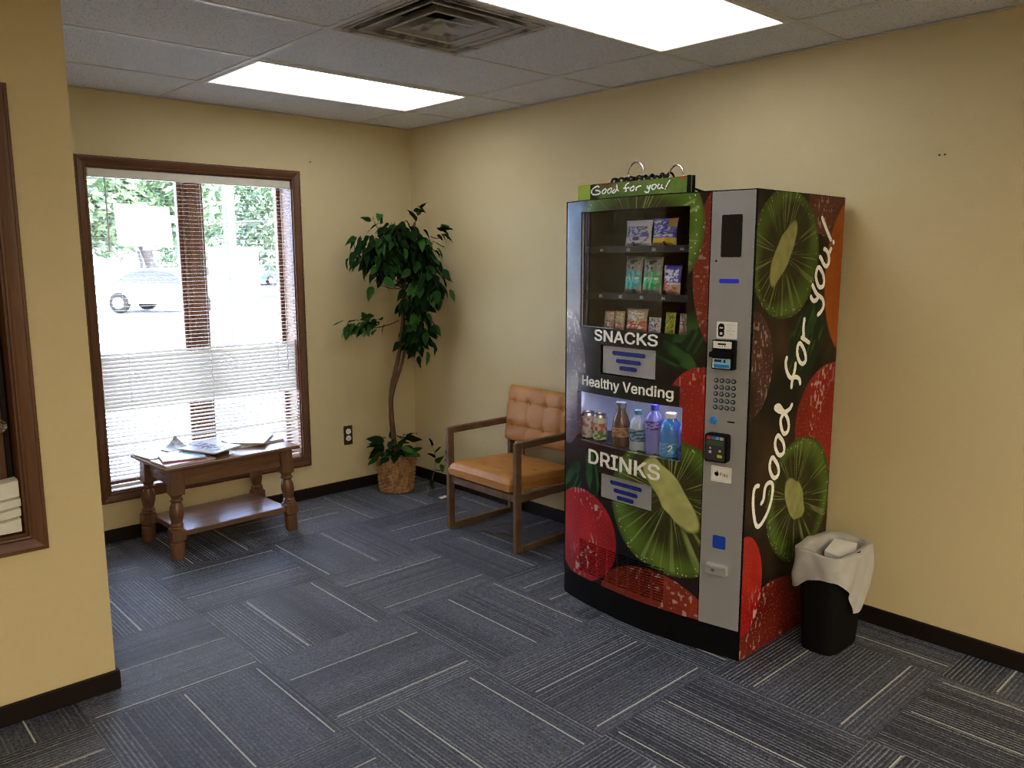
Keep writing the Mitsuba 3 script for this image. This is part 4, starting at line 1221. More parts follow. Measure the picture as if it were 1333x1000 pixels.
def strokes(lines, r):
    return unary_union([LineString(spline_px(l)).buffer(r, 4) if len(l) > 1 else Point(l[0]).buffer(r * 1.3) for l in lines]).simplify(r * 0.04)


def spline_px(l):
    l = np.array(l, float)
    if len(l) < 4:
        return l
    s = np.r_[0, np.cumsum(np.hypot(*np.diff(l, axis=0).T))]
    if s[-1] <= 0:
        return l
    closed = np.hypot(*(l[0] - l[-1])) < 1e-6
    return CubicSpline(s, l, bc_type='periodic' if closed else 'not-a-knot')(np.linspace(0, s[-1], 6 * len(l)))


SIDE_STROKES = [[(0.4713, 1.6708), (0.5004, 1.6385), (0.5307, 1.6081), (0.5525, 1.5873)], [(0.5747, 1.5804), (0.5771, 1.5768)], [(0.4718, 1.5205), (0.5032, 1.4936), (0.5301, 1.4844), (0.5459, 1.4979), (0.5404, 1.5273), (0.5031, 1.5509)], [(0.5383, 1.5286), (0.5587, 1.5522)], [(0.4623, 1.4804), (0.4462, 1.4583), (0.4544, 1.4269), (0.4902, 1.4014), (0.5127, 1.4121), (0.509, 1.4439), (0.4871, 1.469), (0.4623, 1.4804)], [(0.4236, 1.4119), (0.4425, 1.3913), (0.4699, 1.3725), (0.5098, 1.3554), (0.5223, 1.3298), (0.5057, 1.3076), (0.4815, 1.295)], [(0.4147, 1.3676), (0.4348, 1.3521), (0.4625, 1.3547), (0.4748, 1.3701)], [(0.3726, 1.2818), (0.3671, 1.2486), (0.3731, 1.2168)], [(0.3602, 1.211), (0.3884, 1.2014), (0.4173, 1.189)], [(0.3399, 1.19), (0.3285, 1.1707), (0.3363, 1.1387), (0.3755, 1.1083), (0.3976, 1.1155), (0.3923, 1.1477), (0.3683, 1.1767), (0.3399, 1.19)], [(0.2509, 1.1414), (0.2465, 1.1153), (0.2626, 1.0828), (0.2864, 1.0626), (0.3263, 1.0609), (0.3542, 1.0513), (0.3653, 1.0319)], [(0.321, 1.1131), (0.3153, 1.0822), (0.3046, 1.0563), (0.2988, 1.0254)], [(0.3084, 0.9533), (0.279, 0.9341), (0.2483, 0.9324), (0.2071, 0.9434), (0.1843, 0.9586), (0.202, 0.9637), (0.2339, 0.9456), (0.2485, 0.9295), (0.2316, 0.9118), (0.2349, 0.8772), (0.2653, 0.8452), (0.2888, 0.855), (0.2891, 0.8867), (0.2635, 0.9218), (0.2483, 0.9324)], [(0.2127, 0.8462), (0.1962, 0.8259), (0.2049, 0.7903), (0.2399, 0.7644), (0.2634, 0.7721), (0.2576, 0.8106), (0.2334, 0.8345), (0.2127, 0.8462)], [(0.1802, 0.7659), (0.1638, 0.7459), (0.175, 0.7039), (0.2094, 0.6802), (0.2302, 0.6908), (0.2212, 0.7301), (0.1973, 0.7544), (0.1802, 0.7659)], [(0.0885, 0.6719), (0.0632, 0.6684), (0.0545, 0.6251), (0.0673, 0.5544), (0.0966, 0.5105), (0.1371, 0.5272), (0.176, 0.5709), (0.1932, 0.6196), (0.1838, 0.6648), (0.1415, 0.6615), (0.133, 0.6375), (0.1154, 0.5982)]]
TOP_STROKES = [[(0.1788, 1.8065), (0.1769, 1.8115), (0.1627, 1.8104), (0.1456, 1.8031), (0.1382, 1.7909), (0.1441, 1.7821), (0.1613, 1.7789), (0.1803, 1.7813), (0.1877, 1.7864), (0.181, 1.7917), (0.163, 1.795)], [(0.2174, 1.7985), (0.2063, 1.7964), (0.1971, 1.7873), (0.2, 1.7801), (0.2103, 1.7823), (0.2175, 1.7916), (0.2174, 1.7985)], [(0.246, 1.7994), (0.2359, 1.7973), (0.2259, 1.7897), (0.227, 1.7827), (0.2363, 1.7807), (0.2444, 1.7885), (0.246, 1.7994)], [(0.2653, 1.7927), (0.2545, 1.7879), (0.2509, 1.7819), (0.2565, 1.7795), (0.2673, 1.7857), (0.2752, 1.7962), (0.2749, 1.8098), (0.2761, 1.7961), (0.2853, 1.7873)], [(0.3364, 1.8138), (0.3241, 1.8092), (0.319, 1.8015), (0.321, 1.7919), (0.3239, 1.7836), (0.3186, 1.7819)], [(0.3085, 1.7947), (0.3386, 1.7955)], [(0.3614, 1.7999), (0.3493, 1.7952), (0.3434, 1.7862), (0.3517, 1.7817), (0.3617, 1.7881), (0.3625, 1.7983)], [(0.3737, 1.7936), (0.373, 1.7835)], [(0.3738, 1.7921), (0.3837, 1.7976), (0.3967, 1.7991)], [(0.4295, 1.7962), (0.4278, 1.7901), (0.4337, 1.7882), (0.4442, 1.7982)], [(0.4433, 1.7968), (0.4378, 1.7818), (0.4342, 1.7728), (0.4243, 1.7718), (0.4173, 1.7761)], [(0.4646, 1.7999), (0.4531, 1.7961), (0.4505, 1.7856), (0.4574, 1.7813), (0.4689, 1.7874), (0.4715, 1.7964), (0.4646, 1.7999)], [(0.4859, 1.7985), (0.4794, 1.7913), (0.4825, 1.7827), (0.4921, 1.7844), (0.4974, 1.7962)], [(0.4976, 1.7916), (0.4997, 1.7839), (0.5046, 1.7821)], [(0.5348, 1.8102), (0.5258, 1.7988), (0.5186, 1.7872)], [(0.516, 1.7801), (0.5159, 1.7793)]]
side_poly, side_line = strokes(SIDE_STROKES, 0.0088), strokes(SIDE_STROKES, 0.0112)


def on_side(key, poly, o, d, mat, **kw):
    ms = []
    for g in getattr(poly, 'geoms', [poly]):
        m = flat_piece(g, d)
        v = m.vertices
        m.vertices = np.c_[MX + v[:, 0], MYR - o - v[:, 2], v[:, 1]]
        ms.append(fix(m))
    return obj(key, ms, mat, False, **kw)


on_side(vm + '__script_outline', side_line, 0.0001, 0.0004, 'mat_black')
on_side(vm + '__script', side_poly, 0.0005, 0.0006, 'mat_letter', label='white handwritten words Good for you! running up the side')

# control column
col_k = vm + '__control_column'
on_front(col_k, rrect(DOOR + 0.004, MW - 0.005, 0.117, MH - 0.004, 0.002), -0.030, 0.0, 'mat_silver', label='silver control column')
on_front(col_k + '__display', rrect(0.7860, 0.8620, 1.520, 1.670, 0.006), 0.0, 0.0012, 'mat_black_gloss', label='dark glass display')
on_front(col_k + '__sensor', Point(0.770, 1.506).buffer(0.0035), 0.0, 0.0015, 'mat_black')
on_front(col_k + '__light_bar', rrect(0.785, 0.857, 1.4275, 1.4425, 0.004), 0.0, 0.0020, 'mat_blue_bright', label='small blue bar')
k = on_front(col_k + '__card', rrect(0.781, 0.858, 1.226, 1.288, 0.003), 0.0, 0.0010, 'mat_white', label='white instruction sticker')
on_front(k + '__icon', rrect(0.787, 0.810, 1.232, 1.281, 0.010), 0.0010, 0.0014, 'mat_black')
on_front(k + '__icon', rrect(0.7935, 0.8035, 1.2395, 1.249, 0.003).union(rrect(0.7915, 0.8055, 1.262, 1.268, 0.002)), 0.0014, 0.0016, 'mat_strip_label')
for (a, b, z) in ((0.8155, 0.853, 1.2755), (0.829, 0.840, 1.265), (0.816, 0.851, 1.254), (0.829, 0.848, 1.241)):
    on_front(k + '__text_line', sbox(a, z, b, z + 0.0022), 0.0010, 0.0013, 'mat_strip_label')
k = on_front(col_k + '__bill_acceptor', rrect(0.776, 0.860, 1.115, 1.222, 0.004), 0.0, 0.022, 'mat_black', label='black banknote acceptor')
on_front(k + '__lip', rrect(0.772, 0.852, 1.160, 1.180, 0.004), 0.022, 0.040, 'mat_black')
on_front(k + '__white_label', rrect(0.779, 0.848, 1.192, 1.218, 0.002), 0.022, 0.0228, 'mat_white')
on_front(k + '__print', unary_union([sbox(0.797, 1.2045, 0.827, 1.2105)] + [sbox(0.802 + q * 0.010, 1.1975, 0.806 + q * 0.010, 1.2005) for q in range(3)]), 0.0228, 0.0231, 'mat_black')
on_front(k + '__blue_label', rrect(0.779, 0.846, 1.119, 1.155, 0.002), 0.022, 0.0228, 'mat_sticker_blue')
on_front(k + '__print', unary_union([sbox(0.786, 1.142, 0.812, 1.150), sbox(0.820, 1.140, 0.828, 1.151)]), 0.0228, 0.0231, 'mat_blue')
on_front(k + '__print', unary_union([sbox(0.783, 1.121, 0.842, 1.133)]), 0.0228, 0.0231, 'mat_blue_knob')
on_front(k + '__print', unary_union([sbox(0.779, 1.120, 0.7835, 1.154)]), 0.0228, 0.0232, 'mat_white')
M('mat_sticker_blue', pr((0.30, 0.55, 0.72), 0.5, 0.3))
for r_ in range(5):
    for c_ in range(4):
        s, z = 0.7865 + c_ * 0.0222, 1.0705 - r_ * 0.0252
        k = on_front(col_k + '__key', Point(s, z).buffer(0.0088, 5), 0.0, 0.0020, 'mat_key_ring')
        on_front(k + '__face', Point(s - 0.0008, z + 0.0008).buffer(0.0048, 4), 0.0020, 0.0030, 'mat_key')
k = on_front(col_k + '__release_button', Point(0.782, 0.919).buffer(0.0135, 6), 0.0, 0.004, 'mat_blue_knob', label='blue coin release button')
on_front(k + '__cap', Point(0.782, 0.919).buffer(0.009, 6), 0.004, 0.014, 'mat_blue_knob')
on_front(col_k + '__coin_slot', rrect(0.834, 0.862, 0.917, 0.922, 0.002), 0.0, 0.0015, 'mat_black')
k = on_front(col_k + '__card_reader', rrect(0.763, 0.850, 0.768, 0.874, 0.010), 0.0, 0.030, 'mat_black', label='black card reader with coloured stickers')
M('mat_reader_face', pr((0.03, 0.03, 0.034), 0.35, 0.5))
f = on_front(k + '__face', rrect(0.767, 0.840, 0.773, 0.868, 0.006), 0.030, 0.0308, 'mat_reader_face')
for q, c in enumerate(((0.45, 0.03, 0.03), (0.05, 0.10, 0.45), (0.12, 0.30, 0.55), (0.35, 0.38, 0.42))):
    M(f'mat_logo_{q}', pr(c, 0.4, 0.4))
    on_front(k + '__logo', rrect(0.7715 + q * 0.0165, 0.7855 + q * 0.0165, 0.853, 0.864, 0.002), 0.0308, 0.0311, f'mat_logo_{q}')
M('mat_lime', pr((0.35, 0.42, 0.02), 0.4, 0.4))
M('mat_screen', pr((0.035, 0.075, 0.035), 0.25, 0.5))
on_front(k + '__screen', rrect(0.773, 0.834, 0.830, 0.850, 0.002), 0.0308, 0.0311, 'mat_screen')
on_front(k + '__sticker', rrect(0.812, 0.832, 0.786, 0.797, 0.002), 0.0308, 0.0311, 'mat_lime')
on_front(k + '__sticker', unary_union([Point(0.785, 0.805).buffer(0.006), Point(0.785, 0.820).buffer(0.004), Point(0.822, 0.812).buffer(0.005)]), 0.0308, 0.0311, 'mat_logo_3')
k = on_front(col_k + '__pay_sticker', rrect(0.779, 0.858, 0.687, 0.747, 0.003), 0.0, 0.0008, 'mat_white', label='white sticker with an apple and the word Pay')
on_front(k + '__border', rrect(0.783, 0.854, 0.691, 0.743, 0.004).difference(rrect(0.7845, 0.8525, 0.6925, 0.7415, 0.003)), 0.0008, 0.0011, 'mat_strip_label')
apple = unary_union([Point(0.7985, 0.7175).buffer(0.0062), Point(0.8045, 0.7175).buffer(0.0062), Point(0.8000, 0.7130).buffer(0.0048), Point(0.8030, 0.7130).buffer(0.0048)]).difference(Point(0.8118, 0.7185).buffer(0.0042))
apple = apple.union(affinity.rotate(affinity.scale(Point(0.8030, 0.7262).buffer(0.0035), 0.45, 1.0), -35)).difference(Point(0.8015, 0.7245).buffer(0.0012))
on_front(k + '__apple', apple, 0.0008, 0.0012, 'mat_black')
pm = meshkit.text_mesh('Pay', 0.0135, 0.0004, False)
pm.apply_translation([0.8135, 0.7105, 0.0008])
obj(k + '__lettering', bent(pm), 'mat_black', False)
on_front(col_k + '__coin_door', rrect(0.795, 0.845, 0.427, 0.478, 0.006), 0.0, 0.0018, 'mat_blue_flap', label='blue coin return flap')
M('mat_blue_flap', pr((0.012, 0.05, 0.42), 0.35, 0.4))
k = on_front(col_k + '__coin_tray', rrect(0.775, 0.857, 0.327, 0.366, 0.004), 0.0, 0.016, 'mat_flap', label='metal coin return tray')
on_front(k + '__lock', Point(0.806, 0.345).buffer(0.0065, 5), 0.016, 0.019, 'mat_chrome')
on_front(k + '__lip', rrect(0.777, 0.855, 0.352, 0.362, 0.003), 0.016, 0.024, 'mat_silver')

# sign board standing on the machine
tp = thing('sign_board', 'narrow green kiwi printed sign reading Good for you! standing on the vending machine', 'sign')


def flat_sign(key, poly, x, d, mat, **kw):
    ms = []
    for g in getattr(poly, 'geoms', [poly]):
        m = flat_piece(g, d)
        v = m.vertices
        m.vertices = np.c_[x - v[:, 2], MYL - v[:, 0], v[:, 1]]
        ms.append(fix(m))
    return obj(key, ms, mat, False, **kw)


flat_sign(tp + '__board', Polygon([(0.060, MH), (0.629, MH), (0.629, 1.8205), (0.128, 1.8205), (0.128, 1.822), (0.066, 1.822), (0.060, 1.815)]), -0.690, 0.012, 'mat_topper_art')
flat_sign(tp + '__back_plate', sbox(0.058, MH, 0.634, 1.823), -0.678, 0.010, 'mat_black')
flat_sign(tp + '__end_strip', sbox(0.615, MH, 0.632, 1.8235), -0.702, 0.002, 'mat_black')
flat_sign(tp + '__script_outline', strokes(TOP_STROKES, 0.0042), -0.7021, 0.0004, 'mat_black')
flat_sign(tp + '__script', strokes(TOP_STROKES, 0.0027), -0.7025, 0.0006, 'mat_letter', label='white handwritten words Good for you!')
# cord and wire loops lying behind the sign
cd = thing('coiled_cord', 'dark coiled cord with two metal wire loops lying behind the sign on the vending machine', 'cord')
a = np.linspace(0, 1, 420)
path = np.stack([-0.605 + 0.030 * np.cos(a * 2 * np.pi * 23), MYL - 0.170 - 0.30 * a - 0.008 * np.sin(a * 61), 1.809 + (0.036 + 0.006 * np.sin(a * 47)) * np.sin(a * 2 * np.pi * 23)], 1)
obj(cd + '__coil', tube(path, 0.0042, 6), 'mat_black', True)
obj(cd + '__tail', tube(spline([(-0.60, MYL - 0.53, 1.80), (-0.56, MYL - 0.58, 1.775), (-0.50, MYL - 0.60, 1.762), (-0.30, MYL - 0.55, 1.762)], 20), 0.0045, 6), 'mat_black', True)
for c_, r_, zc in ((0.300, 0.040, 1.858), (0.500, 0.034, 1.836)):
    a = np.linspace(-0.5, np.pi + 0.5, 30) if r_ > 0.035 else np.linspace(-0.3, np.pi + 0.3, 30)
    obj(cd + '__wire_loop', tube(np.stack([-0.615 + 0 * a, MYL - c_ + r_ * np.cos(a), zc + r_ * 1.15 * np.sin(a)], 1), 0.0032, 6), 'mat_chrome', True)

# ------------------------------------------------------------------ snacks
def bag(s0, s1, z0, hgt, x, colfn, label, tilt=6, lean=0, puff=0.030, seed=0, top_cut=0.0):
    n, m = 26, 34
    u, v = np.meshgrid(np.linspace(-1, 1, n), np.linspace(0, 1, m), indexing='ij')
    wd = s1 - s0
    crimp = np.clip(np.minimum(v, 1 - v) / 0.10, 0, 1) ** 0.8
    bulge = puff * (1 - np.abs(u) ** 2.5) * crimp * (0.8 + 0.4 * meshkit.noise(np.stack([u * 3, v * 4, u * 0 + seed], -1), seed))
    X = u * wd / 2 * (1 - 0.07 * np.sin(np.pi * v) * (puff > 0.012))
    Zz = v * hgt
    wr = 0.003 * (meshkit.noise(np.stack([u * 9, v * 12, u * 0], -1), seed + 3) - 0.5)
    front = np.stack([X, Zz, bulge + wr], -1)
    rear = np.stack([X, Zz, -bulge * 0.6], -1)
    col = np.clip(colfn(u * 0.5 + 0.5, v, np.random.default_rng(seed)), 0, 1).reshape(-1, 3)
    mm = cat_([grid_mesh(front), grid_mesh(rear[::-1])])
    M0 = np.array([[0, 0, -1, x], [-1, 0, 0, MYL - (s0 + s1) / 2], [0, 1, 0, z0], [0, 0, 0, 1.0]])
    mm.apply_transform(M0 @ rot(-tilt, [1, 0, 0]) @ rot(lean, [0, 0, 1]))
    obj('snack_bag', mm, 'mat_vertex', True, label, 'snack', 'snacks in the vending machine', color=np.vstack([col, col[::-1]]))


def base(u, c):
    return np.tile(np.array(c, float), u.shape + (1,))


def scribble(u, v, c, ink, a, b, seed, thr=0.55, fu=14, fv=22):
    t = meshkit.noise(np.stack([u * fu, v * fv, u * 0], -1), seed)
    m_ = (v > a) & (v < b) & (t > thr) & (u > 0.1) & (u < 0.9)
    c[m_] = ink
    return c


def f_white(u, v, r):
    c = base(u, (0.62, 0.60, 0.70))
    q = np.hypot((u - 0.58) / 0.36, (v - 0.40) / 0.34)
    c[q < 1] = (0.50, 0.50, 0.72)
    c[(q > 0.90) & (q < 1)] = (0.10, 0.12, 0.35)
    c = scribble(u, v, c, (0.10, 0.14, 0.45), 0.35, 0.75, 4, 0.5)
    c[np.hypot((u - 0.55) / 0.12, (v - 0.27) / 0.08) < 1] = (0.05, 0.06, 0.12)
    return c


def f_blue(u, v, r):
    c = base(u, (0.10, 0.12, 0.55))
    c[v < 0.30] = (0.62, 0.45, 0.04)
    c[(v > 0.30) & (v < 0.48)] = (0.03, 0.04, 0.60)
    c = scribble(u, v, c, (0.70, 0.74, 0.85), 0.45, 0.95, 5, 0.55)
    c = scribble(u, v, c, (0.75, 0.75, 0.80), 0.33, 0.42, 6, 0.45)
    c[(v > 0.68) & (u > 0.75)] = (0.45, 0.26, 0.06)
    return c


def f_clear(tone):
    def fn(u, v, r):
        c = base(u, (0.14, 0.15, 0.13))
        t = meshkit.noise(np.stack([u * 9, v * 9, u * 0], -1), 8)
        c += 0.14 * t[..., None]
        q = np.hypot((u - 0.60) / 0.46, (v - 0.36) / 0.26)
        c[q < 1] = np.array(tone)
        c[(q < 1) & (t > 0.62)] = np.array(tone) * 2.0
        c = scribble(u, v, c, (0.02, 0.02, 0.02), 0.66, 0.90, 9, 0.5, 10, 16)
        c = scribble(u, v, c, (0.5, 0.6, 0.5), 0.36, 0.44, 10, 0.45)
        return c
    return fn


def f_redblue(u, v, r):
    c = base(u, (0.62, 0.60, 0.72))
    c[(u > 0.15) & (v > 0.40)] = (0.06, 0.05, 0.42)
    c[(u < 0.40) & (v < 0.72 - u)] = (0.55, 0.05, 0.06)
    c[(v < 0.34) & (u > 0.25)] = (0.55, 0.34, 0.22)
    c = scribble(u, v, c, (0.70, 0.72, 0.85), 0.45, 0.85, 11, 0.52)
    c = scribble(u, v, c, (0.35, 0.16, 0.10), 0.05, 0.32, 12, 0.55)
    return c


def f_two(a, b, cut=0.45, ink=(0.7, 0.66, 0.6), seed=13):
    def fn(u, v, r):
        c = base(u, a)
        c[v < cut] = b
        return scribble(u, v, scribble(u, v, c, ink, cut, 0.92, seed, 0.56), ink, 0.1, cut, seed + 1, 0.62)
    return fn


BX_ = SHX + 0.035
bag(0.276, 0.412, 1.565, 0.105, BX_, f_white, 'white snack bag with a round blue emblem on the top shelf of the vending machine', 5, 0, 0.026, 1)
bag(0.414, 0.534, 1.565, 0.108, BX_, f_blue, 'blue and yellow snack bag on the top shelf of the vending machine', 5, 0, 0.026, 2)
bag(0.276, 0.366, 1.374, 0.152, BX_, f_clear((0.03, 0.26, 0.28)), 'clear snack bag with a teal oval on the middle shelf of the vending machine', 5, 0, 0.024, 3)
bag(0.368, 0.466, 1.374, 0.150, BX_, f_clear((0.03, 0.24, 0.10)), 'clear snack bag with a green oval on the middle shelf of the vending machine', 5, 0, 0.024, 4)
bag(0.472, 0.558, 1.374, 0.116, BX_, f_redblue, 'red and blue cookie bag on the middle shelf of the vending machine', 5, 0, 0.016, 5)
bag(0.168, 0.222, 1.219, 0.078, BX_, f_two((0.50, 0.34, 0.30), (0.34, 0.16, 0.15), 0.5), 'pale pink snack bar leftmost on the bottom shelf of the vending machine', 5, 0, 0.010, 6)
bag(0.226, 0.278, 1.219, 0.080, BX_, f_two((0.46, 0.33, 0.15), (0.38, 0.20, 0.13), 0.45, seed=15), 'tan snack bar second from left on the bottom shelf of the vending machine', 5, 0, 0.010, 7)
bag(0.290, 0.400, 1.219, 0.094, BX_ - 0.002, f_two((0.46, 0.33, 0.24), (0.44, 0.09, 0.05), 0.48, seed=17), 'brown and red snack bag in the middle of the bottom shelf of the vending machine', 5, 0, 0.024, 8)
bag(0.406, 0.466, 1.219, 0.062, BX_, f_two((0.55, 0.50, 0.52), (0.55, 0.50, 0.52), 0.4, (0.06, 0.04, 0.06), 19), 'white snack bar with dark lettering on the bottom shelf of the vending machine', 5, 0, 0.010, 9)
bag(0.488, 0.536, 1.219, 0.086, BX_, f_two((0.46, 0.50, 0.03), (0.40, 0.44, 0.02), 0.42, (0.10, 0.12, 0.02), 21), 'yellow green snack bar on the bottom shelf of the vending machine', 5, 0, 0.010, 10)
bag(0.556, 0.602, 1.219, 0.084, BX_, f_two((0.52, 0.42, 0.36), (0.50, 0.36, 0.28), 0.42, (0.2, 0.06, 0.05), 23), 'cream and pink snack bar rightmost on the bottom shelf of the vending machine', 5, 0, 0.010, 11)

# ------------------------------------------------------------------ drinks
DX = MX + 0.028
DZ = 0.732
obj(vm + '__drink_shelf', [bx(DX - 0.030, DX + 0.20, MYL - 0.688, MYL - 0.058, DZ - 0.006, DZ, 0.001), bx(DX - 0.033, DX - 0.030, MYL - 0.688, MYL - 0.058, DZ - 0.022, DZ + 0.006, 0.001)], 'mat_interior_dark', False)
for k, s in enumerate((0.105, 0.165, 0.215, 0.300, 0.385, 0.470, 0.555, 0.635)):
    tm = meshkit.text_mesh(f'C{k + 1}' if k < 7 else 'C8', 0.009, 0.0004, True)
    w_ = tm.bounds[1][0]
    tm.apply_transform(np.array([[0, 0, -1, DX - 0.0332], [-1, 0, 0, MYL - s + w_ / 2], [0, 1, 0, DZ - 0.012], [0, 0, 0, 1.0]]))
    obj(vm + '__shelf_label', tm, 'mat_strip_label', False)


def label_sleeve(r, z0, z1, fn, at, n=40, m=14):
    a, z = np.meshgrid(np.linspace(0, 2 * np.pi, n), np.linspace(z0, z1, m), indexing='ij')
    P = np.stack([at[0] + r * np.cos(a), at[1] + r * np.sin(a), at[2] + z], -1)
    return grid_mesh(P), np.clip(fn(a / (2 * np.pi), (z - z0) / (z1 - z0)), 0, 1).reshape(-1, 3)


def sleeve_print(bg, ink, seed, thr=0.55):
    def fn(u, v):
        c = base(u, bg)
        t = meshkit.noise(np.stack([np.cos(u * 2 * np.pi) * 3, np.sin(u * 2 * np.pi) * 3, v * 7], -1), seed)
        c[t > thr] = ink
        return c
    return fn


def bottle(s, prof, body, cap_mat, cap_prof, lab, label, writing=None):
    at = (DX - 0.004, MYL - s, DZ)
    t = thing('drink_bottle', label, 'bottle', 'bottles in the vending machine')
    obj(t + '__body', lathe(prof, 28, at), body, 40)
    obj(t + '__cap', lathe(cap_prof, 20, at), cap_mat, 30)
    if lab:
        m, c = label_sleeve(*lab, at)
        L = obj(t + '__wrapper', m, 'mat_vertex', True, color=c)
        if writing:
            tm = meshkit.text_mesh(writing, 0.026, 0.0004, True)
            w_ = tm.bounds[1][0]
            v = tm.vertices
            ang = np.pi + (v[:, 0] - w_ / 2) / lab[0] + 0.55
            rr = lab[0] + 0.0003 + v[:, 2]
            tm.vertices = np.c_[at[0] + rr * np.cos(ang), at[1] + rr * np.sin(ang), at[2] + lab[1] + 0.018 + v[:, 1]]
            obj(t + '__wrapper__lettering', tm, 'mat_letter', False)
    return t


def capp(z0, z1, r):
    return [(0, z0), (r, z0), (r, z1 - 0.002), (r - 0.002, z1), (0, z1)]


M('mat_tea', pr((0.065, 0.026, 0.014), 0.12, 0.5))
M('mat_water', pr((0.40, 0.50, 0.62), 0.10, 0.5))
M('mat_purple_drink', pr((0.20, 0.20, 0.62), 0.12, 0.5))
M('mat_blue_drink', pr((0.01, 0.20, 0.62), 0.12, 0.5))
M('mat_cap_dark', pr((0.10, 0.11, 0.13), 0.4, 0.4))
M('mat_cap_teal', pr((0.04, 0.16, 0.20), 0.4, 0.4))
M('mat_cap_blue', pr((0.03, 0.03, 0.35), 0.4, 0.4))
bottle(0.300, [(0, 0), (0.036, 0), (0.038, 0.006), (0.038, 0.082), (0.036, 0.105), (0.026, 0.135), (0.0185, 0.150), (0.018, 0.168), (0, 0.168)], 'mat_tea', 'mat_cap_dark', capp(0.166, 0.190, 0.022),
       (0.0385, 0.045, 0.085, sleeve_print((0.36, 0.22, 0.10), (0.20, 0.06, 0.03), 3)), 'brown tea bottle with a grey cap, first bottle right of the cans')
bottle(0.391, [(0, 0), (0.034, 0), (0.036, 0.006), (0.0345, 0.03), (0.036, 0.05), (0.0345, 0.07), (0.036, 0.095), (0.030, 0.122), (0.015, 0.142), (0.014, 0.152), (0, 0.152)], 'mat_water', 'mat_cap_teal', capp(0.150, 0.168, 0.0165),
       (0.0365, 0.040, 0.090, sleeve_print((0.16, 0.34, 0.46), (0.03, 0.06, 0.16), 4)), 'clear water bottle with a teal cap and blue label in the vending machine')
bottle(0.474, [(0, 0), (0.034, 0), (0.036, 0.006), (0.035, 0.085), (0.037, 0.105), (0.037, 0.135), (0.030, 0.155), (0.016, 0.172), (0.015, 0.180), (0, 0.180)], 'mat_purple_drink', 'mat_cap_blue', capp(0.178, 0.202, 0.0175),
       (0.0375, 0.100, 0.138, sleeve_print((0.25, 0.20, 0.66), (0.05, 0.03, 0.30), 5)), 'violet drink bottle with a dark blue cap in the vending machine')
bottle(0.556, [(0, 0), (0.042, 0), (0.045, 0.008), (0.043, 0.030), (0.045, 0.060), (0.042, 0.085), (0.045, 0.110), (0.038, 0.135), (0.021, 0.152), (0.020, 0.160), (0, 0.160)], 'mat_blue_drink', 'mat_white', capp(0.158, 0.178, 0.0225),
       (0.0455, 0.010, 0.062, sleeve_print((0.02, 0.22, 0.55), (0.10, 0.38, 0.68), 6, 0.62)), 'bright blue sports drink bottle with a white cap in the vending machine', '2')
bottle(0.645, [(0, 0), (0.042, 0), (0.045, 0.008), (0.043, 0.030), (0.045, 0.060), (0.042, 0.085), (0.045, 0.110), (0.038, 0.135), (0.021, 0.152), (0.020, 0.160), (0, 0.160)], 'mat_cap_blue', 'mat_white', capp(0.158, 0.178, 0.0225),
       (0.0455, 0.010, 0.062, sleeve_print((0.02, 0.03, 0.14), (0.05, 0.08, 0.30), 7, 0.62)), 'dark blue sports drink bottle half hidden at the right end of the drinks window', '2')


def can(s, fn, label):
    at = (DX + 0.006, MYL - s, DZ)
    t = thing('drink_can', label, 'can', 'cans in the vending machine')
    obj(t + '__body', lathe([(0, 0.003), (0.022, 0.0), (0.026, 0.002), (0.0315, 0.010), (0.0315, 0.105), (0.026, 0.118), (0.027, 0.121), (0.024, 0.121), (0.023, 0.117), (0, 0.117)], 28, at), 'mat_chrome', 30)
    m, c = label_sleeve(0.0318, 0.011, 0.104, fn, at, 48, 24)
    obj(t + '__print', m, 'mat_vertex', True, color=c)


can(0.106, sleeve_print((0.55, 0.52, 0.52), (0.42, 0.16, 0.16), 8, 0.60), 'silver and red drink can leftmost in the drinks window')


def green_can(u, v):
    c = base(u, (0.55, 0.55, 0.50))
    t = meshkit.noise(np.stack([np.cos(u * 6.28) * 4, np.sin(u * 6.28) * 4, v * 6], -1), 9)
    c[(v < 0.42) & (t > 0.42)] = (0.10, 0.22, 0.05)
    c[(v > 0.35) & (v < 0.75) & (t > 0.52)] = (0.45, 0.10, 0.06)
    return c


can(0.174, green_can, 'silver can with red and green print, second can in the drinks window')

# ------------------------------------------------------------------ waste basket
wb = thing('waste_basket', 'black waste basket lined with a white plastic bag beside the vending machine', 'waste basket')
WCX, WCY, WZ = -0.307, -3.202, 0.405


def sq(a, hx, hy, n=4.0):
    c, s = np.cos(a), np.sin(a)
    r = (np.abs(c / hx) ** n + np.abs(s / hy) ** n) ** (-1 / n)
    return r * c, r * s


a = np.linspace(0, 2 * np.pi, 73)
rows = []
for hx, hy, z in ((0.001, 0.001, 0.006), (0.109, 0.064, 0.004), (0.114, 0.068, 0.0), (0.120, 0.073, 0.006), (0.142, 0.096, WZ - 0.012), (0.148, 0.101, WZ - 0.010), (0.148, 0.101, WZ - 0.002), (0.142, 0.096, WZ), (0.120, 0.072, 0.012), (0.001, 0.001, 0.012)):
    x, y = sq(a, hx, hy)
    rows.append(np.stack([WCX + x, WCY + y, z + 0 * a], -1))
obj(wb + '__bin', grid_mesh(np.array(rows)), 'mat_black_plastic', 40)
na, nv = 145, 34
a = np.linspace(0, 2 * np.pi, na)
